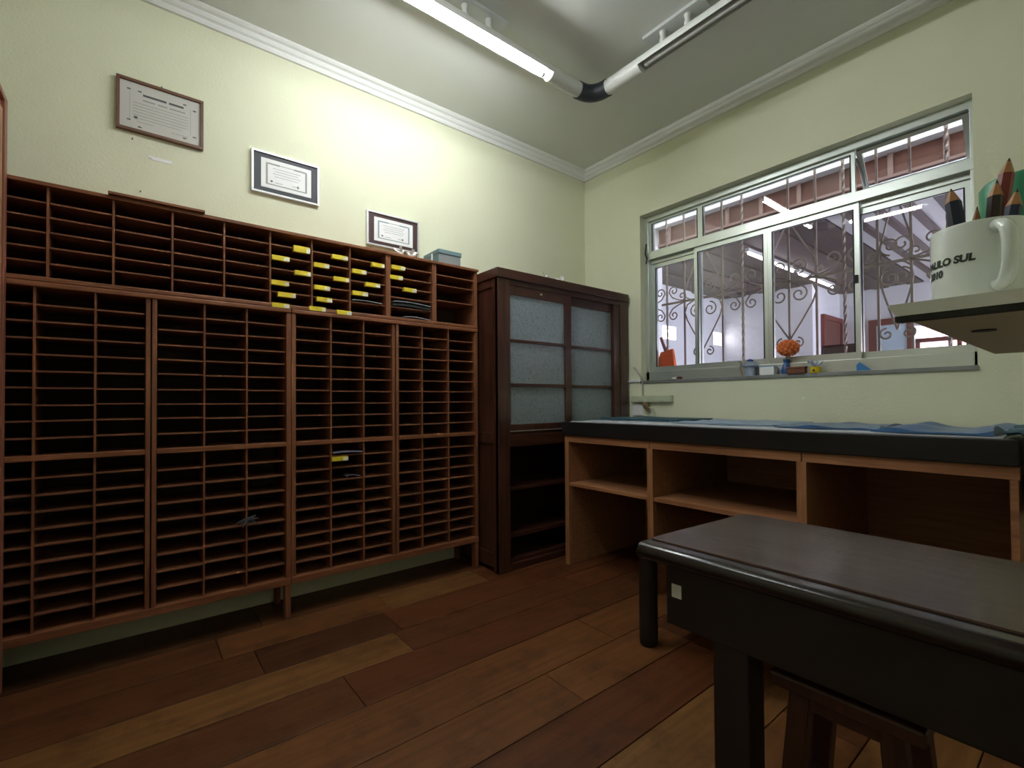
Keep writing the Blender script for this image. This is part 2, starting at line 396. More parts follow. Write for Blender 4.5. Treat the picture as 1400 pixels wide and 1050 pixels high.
for px in TW:                               # four scrolls about each twisted bar
    y = yb(px)
    for sy in (-1, 1):
        for sz in (-1, 1):
            c = (y+sy*.062, GH+sz*.098); p = [(XG, y+sy*.15, GH+sz*.008), (XG, y+sy*.105, GH+sz*.02), (XG, y+sy*.05, GH+sz*.045), (XG, y+sy*.020, GH+sz*.09)]
            scroll(p + spiral(c[0], c[1], .040, 1.15, math.atan2(sz*.0, -sy*1), -sz*sy*1))
            if sz > 0: scroll(spiral(y+sy*.135, GH+.045, .034, 1.1, math.atan2(-1, 0), sy*1))
HEARTS = [(yb(961), abs(yb(936)-yb(988))/2), (yb(1079), .165), (yb(1226), abs(yb(1201)-yb(1247))/2)]
for i, (yc_, hw) in enumerate(HEARTS):
    for sy in (-1, 1):
        scroll([(XG, yc_, 2.30), (XG, yc_+sy*hw*.45, 2.16), (XG, yc_+sy*hw*.85, 2.03), (XG, yc_+sy*hw*.98, 1.97), (XG, yc_+sy*hw*.92, 1.92), (XG, yc_+sy*hw*.6, GH)], 'diamond_rod')
        scroll([(XG, yc_, 1.50), (XG, yc_+sy*hw*.45, 1.62), (XG, yc_+sy*hw*.85, 1.735), (XG, yc_+sy*hw*.98, 1.80), (XG, yc_+sy*hw*.85, 1.86), (XG, yc_+sy*hw*.5, 1.885), (XG, yc_+sy*hw*.15, GH)], 'heart_rod')
        scroll(spiral(yc_+sy*hw*.36, 1.80, .055, 1.35, math.radians(90), -sy))
        scroll(spiral(yc_+sy*hw*.36, 1.99, .055, 1.35, math.radians(-90), sy))
        scroll(spiral(yc_+sy*.050, 1.478, .036, 1.25, math.radians(90 if sy > 0 else 90), -sy))

# ------------------------------------------------------------------ the hall beyond the window
HY1, HX1, HY2, HX2, HZ = 3.31, 6.38, 2.20, 7.32, 2.50
HX0 = XW+TH
struct(box('hall_floor', 'hall_floor', None, HX0, 13, -6, HY1+.2, -.12, 0))
hw = MB(); hw.box(HX0, HX1+.15, HY1, HY1+.15, 0, 2.75)
struct(hw.build('hall_wall_left', 'hall_wall'))
hf = MB(); hf.box(HX1, HX1+.15, HY2, HY1, 0, HZ+.1).box(HX1+.15, HX2, HY2, HY2+.15, 0, HZ+.1)
struct(hf.build('hall_wall_corner', 'hall_wall'))
hb = MB(); hb.box(HX2, HX2+.15, 1.44, HY2+.15, 0, HZ+.1).box(HX2, HX2+.15, -6, 1.44, 1.98, HZ+.1)
struct(hb.build('hall_wall_back', 'hall_wall'))
struct(box('hall_wall_window_side', 'hall_wall', None, HX0-.02, HX0, -6, YB-TH, 0, 2.75))
hc = struct(box('hall_ceiling', 'hall_ceiling_wood', None, 3.76, HX2+.15, -6, HY1+.15, HZ+.02, HZ+.08)); hc.color = (1, 1, 1, 1)
y = HY1; i = 0
while y > -1.2:
    clear = y < 1.95 and y > -.2
    wd = .165
    if 0 < y < 1.35:
        box('clear_panel', 'clear_roof', hc, 3.76, HX2, y-.115, y, HZ-.004, HZ+.02); o = box('ceiling_board', 'hall_ceiling_wood', hc, 3.76, HX2, y-wd, y-.115, HZ-.03, HZ+.02)
    else: o = box('ceiling_board', 'hall_ceiling_wood', hc, 3.76, HX2, y-wd+.012, y, HZ-.012 if i % 2 else HZ, HZ+.02)
    k = random.uniform(.75, 1.2); o.color = (k, k, k, 1); y -= wd; i += 1
struct(box('hall_beam', 'hall_beam', None, 3.64, 3.80, -6, 2.515, 2.645, 2.86))
struct(box('hall_pilaster', 'hall_wall', None, HX0, 3.76, 2.515, HY1, 0, 2.86))
fa = struct(box('hall_fascia', 'fascia_wood', None, 3.72, 3.76, -6, 2.515, 2.47, 2.645))
for k in range(13): sbox('batten', 'fascia_batten', fa, (.02, .028, .15), (3.712, 2.40-k*.262, 2.57))
box('fascia_rail', 'fascia_batten', fa, 3.70, 3.72, -1, 2.515, 2.49, 2.508)
# hall ceiling tubes in a line
for x0 in (4.36, 5.50):
    t = thing('hall_tube_lamp', ('fluorescent tube lamp on the hall ceiling nearer the window grille' if x0 < 5 else 'fluorescent tube lamp on the hall ceiling nearer the hall door'), 'lamp', (x0+.5, 2.03, 2.44))
    box('lamp_body', 'pvc_white', t, x0, x0+1.05, 2.012, 2.048, 2.458, 2.495); MB().tube([(x0+.03, 2.03, 2.442), (x0+1.02, 2.03, 2.442)], .008, 8).build('tube', 'hall_tube_lit', t)
# small lit windows in the hall wall
for n_, (a, b_, za, zb) in enumerate(((4.93, 5.20, 1.85, 2.0), (6.10, 6.30, 1.86, 2.02))):
    wv = struct(bpy.data.objects.new('window_%d' % (n_+2), None)); COL.objects.link(wv); wv.location = (a, HY1, za)
    box('frame', 'hall_wall', wv, a-.02, b_+.02, HY1-.012, HY1+.001, za-.02, zb+.02); box('pane', 'small_window_lit', wv, a, b_, HY1-.016, HY1-.011, za, zb)
# doors
d1 = struct(bpy.data.objects.new('door_1', None)); COL.objects.link(d1); d1.location = (6.95, HY2, 0)
box('door_leaf', 'hall_door_brown', d1, 6.70, 7.24, HY2-.03, HY2+.001, 0, 2.10, .004); box('door_frame', 'hall_red', d1, 6.64, 6.70, HY2-.04, HY2+.001, 0, 2.16); box('door_frame', 'hall_red', d1, 7.24, 7.30, HY2-.04, HY2+.001, 0, 2.16)
box('door_frame', 'hall_red', d1, 6.70, 7.24, HY2-.04, HY2+.001, 2.10, 2.16); MB().tube([(7.17, HY2-.07, 1.05), (7.17, HY2-.03, 1.05)], .02, 8).build('door_handle', 'aluminium_dull', d1)
d2 = struct(bpy.data.objects.new('door_2', None)); COL.objects.link(d2); d2.location = (HX2, 1.66, 0)
box('door_leaf', 'hall_door_blue', d2, HX2-.03, HX2+.001, 1.50, 1.80, 0, 2.02, .004); box('door_frame', 'hall_red', d2, HX2-.04, HX2+.001, 1.80, 1.88, 0, 2.10); box('door_frame', 'hall_red', d2, HX2-.04, HX2+.001, 1.44, 1.50, 0, 2.10)
box('door_frame', 'hall_red', d2, HX2-.04, HX2+.001, 1.50, 1.80, 2.02, 2.10)
# veranda railing and the house across the way
rl = thing('railing', 'dark metal railing across the open end of the hall', 'railing', (HX2+.1, .4, 0))
for z in (1.05, 1.55, 1.78): box('rail', 'hall_red', rl, HX2+.06, HX2+.10, -3, 1.44, z, z+.05)
for k in range(12): sbox('post', 'hall_red', rl, (.04, .04, 1.83), (HX2+.08, 1.42-k*.37, .915))
hs = thing('house', 'pinkish house seen beyond the open end of the hall', 'house', (12.2, 0, 0))
box('house_wall', 'far_pink', hs, 12, 12.6, -5, 3, 1.85, 4.2); box('house_base', 'far_ground', hs, 11.95, 12.6, -5, 3, 0, 1.85); box('ledge', 'hall_wall', hs, 11.9, 12, -5, 3, 2.2, 2.28)
# dark chair standing in front of the hall door
c = onx(1151, 488, 6.2)
t = thing('hall_chair', 'dark high chair in the hall in front of the brown door', 'chair', (6.2, c.y, 0))
box('backrest', 'pencil_dark', t, 6.19, 6.23, c.y-.20, c.y+.20, 1.25, 1.72, .03); box('seat', 'pencil_dark', t, 5.85, 6.23, c.y-.20, c.y+.20, 1.05, 1.11, .01)
for dx in (5.87, 6.19):
    for dy in (-.18, .15): box('leg', 'pencil_dark', t, dx, dx+.03, c.y+dy, c.y+dy+.03, 0, 1.05)
box('back_post', 'pencil_dark', t, 6.20, 6.22, c.y-.14, c.y-.12, 1.11, 1.25); box('back_post', 'pencil_dark', t, 6.20, 6.22, c.y+.12, c.y+.14, 1.11, 1.25)

# ------------------------------------------------------------------ ceiling light: PVC pipe loop with tubes
A1Y, A2X, A3X, LZ, LR = 2.02, 2.275, .49, 3.035, .044
ct = thing('pipe_light_fitting', 'white pipe light fitting with lit fluorescent tubes and black elbow under the ceiling', 'lamp', (A2X, A1Y, LZ))
def pipe(name, p, q, mat='pvc_white', r=LR): return MB().tube([p, q], r, 20).build(name, mat, ct, smooth=True)
def trough(name, p, q, axis):
    """pipe with its underside cut away: an open channel whose lips end just below the tube's middle"""
    mb = MB(); n = 18; a0, a1 = math.radians(-20), math.radians(200)
    ends = []
    for P_ in (p, q):
        for rr in (LR, LR-.004):
            ring = []
            for j in range(n+1):
                an = a0 + (a1-a0)*j/n; u, v = rr*math.cos(an), rr*math.sin(an)
                mb.v.append((P_[0] + (0 if axis == 'X' else u), P_[1] + (u if axis == 'X' else 0), P_[2]+v)); ring.append(len(mb.v)-1)
            ends.append(ring)
    o0, i0, o1, i1 = ends
    for j in range(n):
        mb.f += [(o0[j], o0[j+1], o1[j+1], o1[j]), (i0[j], i1[j], i1[j+1], i0[j+1]), (o0[j], i0[j], i0[j+1], o0[j+1]), (o1[j], o1[j+1], i1[j+1], i1[j])]
    mb.f += [(o0[0], o1[0], i1[0], i0[0]), (o0[n], i0[n], i1[n], o1[n])]
    return mb.build(name, 'pvc_white', ct, smooth=True)
TZ = LZ-.025
def tube(p, q, mat, name='tube'):
    t = MB().tube([p, q], .0150, 16).build(name, mat, ct, smooth=True)
    d = (Vector(q)-Vector(p)).normalized()
    for e, s in ((Vector(p), -1), (Vector(q), 1)):
        attach(MB().tube([e, e+d*s*.018], .0165, 16).build('tube_cap', 'tin_plate', None, smooth=True), t)
# arm along the pigeonhole wall
pipe('pipe', (2.145, A1Y, LZ), (1.90, A1Y, LZ)); trough('trough', (1.90, A1Y, LZ), (.62, A1Y, LZ), 'X'); tube((1.84, A1Y, TZ), (.66, A1Y, TZ), 'tube_lit')
# arm along the window wall (tube switched off)
pipe('pipe', (A2X, 1.89, LZ), (A2X, 1.64, LZ)); trough('trough', (A2X, 1.64, LZ), (A2X, .36, LZ), 'Y'); tube((A2X+.004, 1.60, LZ-.006), (A2X+.004, .42, LZ-.006), 'tube_off')
pipe('pipe', (A2X, .36, LZ), (A2X, -.22, LZ))
# third arm, mostly over the camera
A4Y = -.35
pipe('pipe', (.62, A4Y, LZ), (.66, A4Y, LZ)); trough('trough', (.66, A4Y, LZ), (1.96, A4Y, LZ), 'X'); pipe('pipe', (1.96, A4Y, LZ), (2.145, A4Y, LZ))
pipe('pipe', (A3X, 1.90, LZ), (A3X, 1.76, LZ)); trough('trough', (A3X, 1.76, LZ), (A3X, 1.06, LZ), 'Y'); tube((A3X, 1.70, TZ), (A3X, 1.12, TZ), 'tube_lit', 'tube_offscreen'); pipe('pipe', (A3X, 1.06, LZ), (A3X, .70, LZ)); trough('trough', (A3X, .70, LZ), (A3X, -.04, LZ), 'Y'); pipe('pipe', (A3X, -.04, LZ), (A3X, -.22, LZ))
def elbow(c0, c1, mid):
    pts = []
    for i in range(9):
        t = i/8; pts.append(Vector(c0)*(1-t)**2 + Vector(mid)*2*t*(1-t) + Vector(c1)*t*t)
    MB().tube(pts, LR+.006, 20).build('elbow', 'pvc_dark', ct, smooth=True)
elbow((2.145, A1Y, LZ), (A2X, 1.89, LZ), (A2X, A1Y, LZ)); elbow((.62, A1Y, LZ), (A3X, 1.90, LZ), (A3X, A1Y, LZ)); elbow((.62, A4Y, LZ), (A3X, -.22, LZ), (A3X, A4Y, LZ)); elbow((2.145, A4Y, LZ), (A2X, -.22, LZ), (A2X, A4Y, LZ))
for (x, y, ax) in ((1.39, A1Y, 'X'), (A2X-.006, 1.42, 'Y'), (.9, A1Y, 'X'), (A2X-.006, .55, 'Y')):
    L_, W_ = .36, .085
    if ax == 'X': pl = box('ceiling_plate', 'tin_plate', ct, x-L_/2, x+L_/2, y-W_/2, y+W_/2, 3.132, 3.151, .003)
    else: pl = box('ceiling_plate', 'tin_plate', ct, x-W_/2, x+W_/2, y-L_/2, y+L_/2, 3.132, 3.151, .003)
    for s in (-.075, .075):
        c = (x+s, y) if ax == 'X' else (x, y+s)
        attach(MB().lathe([(0, 3.062), (.016, 3.062), (.02, 3.085), (.014, 3.11), (.02, 3.133), (0, 3.133)], (c[0], c[1], 0), 14).build('stud', 'pvc_white', None, smooth=True), pl)

# ------------------------------------------------------------------ pigeonhole shelving
YS = 2.6317; YBK = YW-.004
def slat(par, x0, x1, z, y0=YS+.012, th=.0065):
    o = sbox('slat', 'slat_wood', par, (round(x1-x0, 3), round(YBK-.012-y0, 3), th), ((x0+x1)/2, (y0+YBK-.012)/2, z+random.uniform(-.0025, .0025)), 0, (0, random.uniform(-.006, .006), 0))
    return o
def col(par, x, z0, z1, th=.0075, y0=YS+.006): return box('divider', 'shelf_wood_upright', par, x-th/2, x+th/2, y0, YBK-.012, z0, z1)
# lower units -------------------------------------------------------
def lower_unit(label, xs, thick, ends, legs, nlow, group=None):
    xa, xb = ends; t = thing('pigeonhole_unit', label, 'shelf unit', ((xa+xb)/2, YS+.13, 0), group)
    ZB, ZM, ZT = .170, .890, 1.590
    box('top_board', 'shelf_wood', t, xa, xb, YS-.006, YBK, ZT-.022, ZT, .004)
    box('bottom_board', 'shelf_wood', t, xa, xb, YS-.004, YBK, ZB, ZB+.034, .002)
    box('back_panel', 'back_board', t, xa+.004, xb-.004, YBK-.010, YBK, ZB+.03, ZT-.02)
    for x in (xa, xb-.022): box('side_panel', 'shelf_wood_upright', t, x, x+.022, YS, YBK-.011, ZB+.034, ZT-.022, .002)
    for x in thick:
        for s_ in (-1, 1): box('centre_panel', 'shelf_wood_upright', t, min(x+s_*.020, x+s_*.0025), max(x+s_*.020, x+s_*.0025), YS+(.004 if s_ < 0 else 0), YBK-.011, ZB+.034, ZT-.022, .002)
    inner = [xa+.022] + [q for x in thick for q in (x-.020, x+.020)] + [xb-.022]
    bays = [(inner[i], inner[i+1]) for i in range(0, len(inner), 2)]
    for bi, (b0, b1) in enumerate(bays):
        box('middle_board', 'shelf_wood', t, b0, b1, YS-.003, YBK-.011, ZM-.011, ZM+.011, .002)
        ds = [x for x in xs if b0 < x < b1]
        for x in ds: col(t, x, ZM+.011, ZT-.022); col(t, x, ZB+.034, ZM-.011)
        cs = [b0] + ds + [b1]
        for c0, c1 in zip(cs, cs[1:]):
            for k in range(1, 10): slat(t, c0+.004, c1-.004, ZM+.011 + (ZT-.022-ZM-.011)*k/10)
            nl = nlow[bi]
            for k in range(1, nl+1): slat(t, c0+.004, c1-.004, ZB+.034 + (ZM-.011-ZB-.034)*k/(nl+1))
    for x in legs:
        for y in (YS, YBK-.05): box('leg', 'shelf_wood_upright', t, x-.014, x+.014, y, y+.045, 0, ZB, .003)
    return t
lower_unit('left pigeonhole unit with two bays, beside the tall cupboard, standing on wooden legs', [-.313, -.131, .255, .431], [.056], (-.50, .632), (-.47, .618), (9, 8))
lower_unit('right pigeonhole unit with two bays, beside the dark glazed cabinet, standing on wooden legs', [.837, 1.02, 1.39, 1.578], [1.212], (.634, 1.800), (1.786,), (9, 9))
# upper unit --------------------------------------------------------
ut = thing('pigeonhole_unit', 'long low pigeonhole unit with yellow labels standing on top of the two larger units', 'shelf unit', (.65, YS+.13, 1.59))
UX0, UX1, UZ0, UZ1 = -.50, 1.800, 1.590, 1.990
box('top_board', 'shelf_wood', ut, UX0, UX1+.006, YS-.010, YBK, UZ1-.016, UZ1, .002)
box('bottom_board', 'shelf_wood', ut, UX0, UX1, YS-.006, YBK, UZ0, UZ0+.020, .004)
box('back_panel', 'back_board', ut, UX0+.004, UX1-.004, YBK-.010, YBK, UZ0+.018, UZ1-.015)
UD = [-.480, -.277, -.075, .131, .334, .535, .738, .942, 1.167, 1.474, 1.785]
for x in (UX0, UX1-.022): box('side_panel', 'shelf_wood_upright', ut, x, x+.022, YS, YBK-.011, UZ0+.020, UZ1-.016, .002)
for x in UD[1:8]: col(ut, x, UZ0+.020, UZ1-.016, .0075)
for x in UD[8:10]: col(ut, x, UZ0+.020, UZ1-.016, .028, YS)
UZ = [UZ0+.020 + (UZ1-.016-UZ0-.020)*k/6 for k in range(1, 6)]
for c in range(10):
    a, b_ = UD[c] + (.014 if c in (8, 9) else .004), UD[c+1] - (.014 if c in (7, 8) else .009 if c == 9 else .004)
    zs = UZ if c < 9 else [UZ[4], UZ[3]-.004, UZ[1]+.02]
    for z in zs: slat(ut, a+.002, b_-.002, z)

# yellow index labels on slat edges
LBL = [(320,200,86), (208,246,92), (523,242,82), (725,283,66), (832,296,70), (425,284,80), (325,326,84), (625,317,74), (822,348,66), (530,358,80), (697,388,76), (895,415,66), (205,377,92), (428,403,82), (630,433,80), (240,441,92), (440,466,80), (208,497,92), (403,515,86), (545,535,76)]
LBL = [(330+a*.2572, 290+b_*.2572, c*.2572) for a, b_, c in LBL] + [(464.5, 627, 22)]
lbl_mesh = {}
ROWN = ['second', 'third']
for i, (px, py, wpx) in enumerate(LBL):
    a = ony(px-wpx/2, py, YS); b_ = ony(px+wpx/2, py, YS); c = ony(px, py, YS)
    wd = b_.x-a.x; hh = .0115 if i not in (0,) else .016
    yy = YS-.007
    cidx = 3 if c.x > 1.167 else 2 if c.x > .942 else 1 if c.x > .738 else 0
    rr_ = min(range(6), key=lambda k: abs(([z for z in reversed(UZ)]+[UZ0+.01])[k]-c.z))
    cn_ = ['third column left of the thick divider', 'second column left of the thick divider', 'column touching the thick divider', 'column between the two thick dividers'][cidx]
    rn_ = ['top slat', 'second slat', 'third slat', 'fourth slat', 'fifth slat', 'bottom board'][rr_]
    if i == 19: rn_ = 'bottom board right under a divider'; cn_ = 'second left of thick one'
    if i == 20: lab, grp = 'single yellow index label on a folded violet sheet in the right pigeonhole unit', None
    else: lab, grp = 'yellow index label on the %s, %s' % (rn_, cn_), 'yellow index labels on the upper pigeonholes'
    o = MB().box(c.x-wd/2, c.x+wd/2, yy, YS+.016, c.z-hh, c.z+hh).build('index_label', 'label_yellow')
    o.data.transform(Matrix.Translation(-c)); o.location = c; tag(o, lab, 'label', grp)
    e = MB().box(c.x+wd*(.18 if i % 3 else .28), c.x+wd/2+.001, yy-.0006, yy, c.z-hh, c.z+hh*.6).build('white_end', 'label_white', None); attach(e, o)
# papers lying in the pigeonholes
def sheet(name, label, mat, x0, x1, z, yf, sag=.006, th=.004, cat='paper', tilt_=.0):
    mb = MB(); n = 8; top = []
    for i in range(n+1):
        t = i/n; x = x0+(x1-x0)*t; dz = sag*(.5+.5*math.sin(t*math.pi*1.3))
        mb.v += [(x, yf, z+dz), (x, YBK-.03, z+dz*.4), (x, YBK-.03, z+th+dz*.4), (x, yf, z+th+dz)]
    for i in range(n):
        a = i*4; 
        for j in range(4): mb.f.append((a+j, a+(j+1) % 4, a+4+(j+1) % 4, a+4+j))
    mb.f += [(0, 1, 2, 3), (n*4+3, n*4+2, n*4+1, n*4)]
    o = mb.build(name, mat, None, smooth=False); tag(o, label, cat); return o
sheet('magazine', 'grey folded magazine in the pigeonhole left of the thick divider', 'sheet_grey', .955, 1.13, UZ[0]+.006, YS+.004)
sheet('folder', 'dark folder with pale edge in the upper pigeonhole right of the thick divider', 'sheet_grey', 1.20, 1.448, UZ[0]+.026, YS-.002, .010, .004)
sheet('magazine', 'dark folder under the pale-edged one, right of the thick divider', 'sheet_dark', 1.20, 1.448, UZ[0]+.006, YS+.006, .008, .012)
sheet('magazine', 'pale bent sheet on the floor of the pigeonhole right of the thick divider', 'sheet_grey', 1.27, 1.450, UZ0+.022, YS+.004, .010, .004)
sheet('leaflet', 'folded violet sheet with a yellow label in the right pigeonhole unit', 'sheet_violet', .846, 1.008, .822, YS-.004, .006, .006)
sheet('leaflet', 'crumpled dark violet leaflet low in the right pigeonhole unit', 'sheet_violet', .93, 1.008, .6815, YS+.03, .012, .005)
# dusty tuft hanging in the left unit
tf = MB(); c = ony(338, 712, YS-.006); rnd = random.Random(3)
for k in range(11):
    a = rnd.uniform(-2.9, .3); L_ = rnd.uniform(.025, .06); d = Vector((math.cos(a)*L_, rnd.uniform(-.012, .006), math.sin(a)*L_)); s = Vector((-d.z, 0, d.x)).normalized()*.006
    p = c+Vector((rnd.uniform(-.01, .01), 0, rnd.uniform(0, .015)))
    tf.hexa([p-s, p+s, p+s+Vector((0, .003, 0)), p-s+Vector((0, .003, 0))], [p+d-s*.3, p+d+s*.3, p+d+s*.3+Vector((0, .003, 0)), p+d-s*.3+Vector((0, .003, 0))])
tag(tf.build('dry_tuft', 'tuft_grey'), 'grey dusty tuft caught on a slat of the left pigeonhole unit', 'tuft')

# things on top of the shelving
o = sbox('wooden_board', 'shelf_wood', None, (.345, .16, .012), (.08, 2.685, 1.996), .002); tag(o, 'thin brown wooden board lying on top of the long upper pigeonhole unit', 'board')
bx = thing('archive_box', 'teal and grey cardboard box standing on the right end of the shelving', 'box', (1.60, 2.76, 1.99))
box('body', 'box_grey', bx, 1.528, 1.690, 2.665, 2.86, 1.990, 2.070, .002); ld = box('lid', 'box_teal', bx, 1.522, 1.696, 2.660, 2.866, 2.062, 2.090, .003)
sd = box('side_wrap', 'box_teal', bx, 1.525, 1.529, 2.667, 2.858, 1.992, 2.064)
attach(box('clasp', 'paper_white', None, 1.520, 1.5225, 2.74, 2.755, 2.03, 2.075), ld)
def blob_flower(name, label, c, r, mat, seed, cat, n=9, group=None):
    rnd = random.Random(seed); mb = MB()
    for k in range(n):
        a = rnd.uniform(0, 6.28); q = Vector((c[0]+rnd.uniform(-r, r)*.8, c[1]+rnd.uniform(-r, r)*.5, c[2]+rnd.uniform(.2, .75)*r))
        rr = r*rnd.uniform(.28, .5); mb.lathe([(0.0001, -rr), (rr*.7, -rr*.7), (rr, 0), (rr*.7, rr*.7), (0.0001, rr)], q, 7)
    mb.lathe([(0.0001, 0), (r*.8, 0), (r*.9, r*.25), (r*.4, r*.5), (0.0001, r*.5)], c, 10)
    o = mb.build(name, mat, None, smooth=True); tag(o, label, cat, group); return o
def bird(label, c, s, yaw):
    """tiny white china dove: body, head, tail, wings"""
    t = thing('china_dove', label, 'figurine', c)
    R = Matrix.Rotation(yaw, 4, 'Z')
    def add(nm, mb):
        mb.v = [tuple(Vector(c) + R @ (Vector(v)*s)) for v in mb.v]; return mb.build(nm, 'china_white', t, smooth=True)
    add('body', MB().tube([(-.9, 0, .75), (-.5, 0, .55), (0, 0, .5), (.5, 0, .62), (.75, 0, .95), (.95, 0, 1.15), (1.2, 0, 1.12)], [.05, .28, .5, .42, .26, .26, .05], 10))
    for sy in (-1, 1): add('wing', MB().hexa([(-.2, sy*.3, .6), (.4, sy*.35, .7), (.4, sy*.45, .7), (-.2, sy*.42, .6)], [(-.9, sy*.9, 1.5), (-.3, sy*.95, 1.7), (-.3, sy*1.0, 1.68), (-.9, sy*.95, 1.48)]))
    add('base', MB().lathe([(.0001, 0), (.45, 0), (.4, .15), (.2, .2), (.0001, .2)], (0, 0, 0), 10))
bird('white china dove beside the framed diploma on the shelving, nearer the diploma', (1.252, 2.66, 1.99), .031, .3)
bird('white china dove on the shelving, nearer the teal box', (1.335, 2.66, 1.99), .029, 2.4)
# small white dish top left behind the cupboard
tag(MB().lathe([(.0001, 0), (.03, 0), (.045, .016), (.043, .016), (.028, .003), (.0001, .003)], (-.36, 2.72, 1.99), 16).build('saucer', 'china_white', None, smooth=True), 'small white saucer on top of the shelving beside the tall cupboard', 'saucer')

# ------------------------------------------------------------------ framed diplomas on the wall
def lines(par, X0, X1, z0, z1, y, specs, mat='ink_soft'):
    for (a, b_, zc, h) in specs:
        box('print_line', mat, par, X0+(X1-X0)*a, X0+(X1-X0)*b_, y-.0006, y, z1-(z1-z0)*zc-h/2, z1-(z1-z0)*zc+h/2)
def frame(name, label, x0, x1, z0, z1, fw, fmat, d=.022):
    t = thing(name, label, 'picture frame', ((x0+x1)/2, YW-.01, z0))
    y0 = YW-d
    for (a, b_, c, e) in ((x0, x1, z1-fw, z1), (x0, x1, z0, z0+fw), (x0, x0+fw, z0+fw, z1-fw), (x1-fw, x1, z0+fw, z1-fw)):
        box('frame_rail', fmat, t, a, b_, y0, YW+.001, c, e, .0015)
    return t, y0
t, y0 = frame('framed_certificate', 'brown-framed cream certificate high on the wall above the wall label', -.076, .272, 2.412, 2.665, .014, 'frame_brown')
pp = box('certificate', 'paper_cream', t, -.066, .262, YW-.012, YW-.001, 2.422, 2.655)
rnd = random.Random(5)
X0, X1, Z0_, Z1_ = -.062, .258, 2.426, 2.651; yy = YW-.012
def pl_(a, b_, zc, h, mat): attach(box('print_line', mat, None, X0+(X1-X0)*a, X0+(X1-X0)*b_, yy-.0006, yy, Z1_-(Z1_-Z0_)*zc-h/2, Z1_-(Z1_-Z0_)*zc+h/2), pp)
pl_(.27, .56, .22, .010, 'ink'); pl_(.59, .78, .22, .010, 'ink')
pl_(.27, .42, .33, .006, 'ink_soft'); pl_(.45, .57, .33, .006, 'ink_soft'); pl_(.60, .80, .33, .006, 'ink_soft')
for k in range(6): pl_(.15, .84 - .1*(k == 5), .42+.065*k, .0022, 'ink_soft')
pl_(.20, .40, .82, .002, 'ink_soft'); pl_(.62, .84, .86, .002, 'ink_soft')
for (a, zc) in ((.08, .16), (.21, .16), (.08, .82), (.21, .93), (.77, .14), (.90, .22), (.77, .90), (.90, .82)): pl_(a, a+.045, zc, .006, 'ink')
pl_(.165, .205, .74, .012, 'ink')
pl_(.11, .115, .5, .13, 'ink_soft'); pl_(.865, .87, .5, .13, 'ink_soft')
MB().tube([(.098, YW-.004, 2.678), (.098, YW+.002, 2.678)], .004, 6).build('hanger', 'aluminium_dull', t); box('hanger_tab', 'aluminium_dull', t, .094, .102, YW-.003, YW, 2.662, 2.68)
def cert2(name, label, x0, x1, z0, z1, mat, paper, inner, tint):
    t, y0 = frame(name, label, x0, x1, z0, z1, .011, 'frame_silver')
    box('mount', mat, t, x0+.009, x1-.009, YW-.014, YW-.001, z0+.009, z1-.009)
    w_, h_ = x1-x0, z1-z0
    px0, px1, pz0, pz1 = x0+w_*.135, x1-w_*.125, z0+h_*.155, z1-h_*.15
    p_ = box('diploma', paper, t, px0, px1, YW-.0165, YW-.0135, pz0, pz1)
    yy = YW-.0165
    def q(a, b_, c, e, m_): attach(box('print_line', m_, None, px0+(px1-px0)*a, px0+(px1-px0)*b_, yy-.0006, yy, pz0+(pz1-pz0)*c, pz0+(pz1-pz0)*e), p_)
    q(.09, .125, .12, .86, tint); q(.875, .91, .12, .86, tint); q(.125, .875, .12, .155, tint); q(.125, .36, .82, .87, tint); q(.64, .875, .82, .87, tint); q(.36, .64, .84, .86, 'ink_soft')
    for k in range(4): q(.22+.04*(k % 2), .78-.05*(k % 2), .70-.09*k, .712-.09*k, 'ink_soft')
    q(.18, .22, .22, .28, 'ink'); q(.27, .42, .22, .235, 'ink_soft'); q(.60, .76, .24, .255, 'ink_soft'); q(.71, .735, .21, .30, 'ink')
    if inner: q(.125, .875, .155, .82, inner)
    return t
cert2('framed_diploma', 'silver-framed white diploma with navy mount on the wall', .492, .849, 2.266, 2.500, 'mat_navy', 'paper_white', None, 'ink_soft')
cert2('framed_diploma', 'silver-framed diploma with maroon mount on the wall behind the china doves', 1.139, 1.502, 2.103, 2.322, 'mat_maroon', 'paper_white', None, 'ink_blue')
wl = thing('wall_label', 'small white paper label stuck on the wall under the brown frame', 'label', (.1, YW, 2.31))
box('slip', 'paper_white', wl, .058, .140, YW-.002, YW+.001, 2.302, 2.318); box('tape', 'plaster_white', wl, .047, .062, YW-.003, YW+.001, 2.308, 2.320)
for k, q in enumerate(((181, 190), (192, 262))):
    c = ony(*q, YW); tag(MB().tube([(c.x, YW-.012, c.z), (c.x, YW+.004, c.z)], .0032, 6).build('nail', 'aluminium_dull'), ['bare nail in the wall just under the brown frame', 'bare nail in the wall above the wooden board'][k], 'nail')

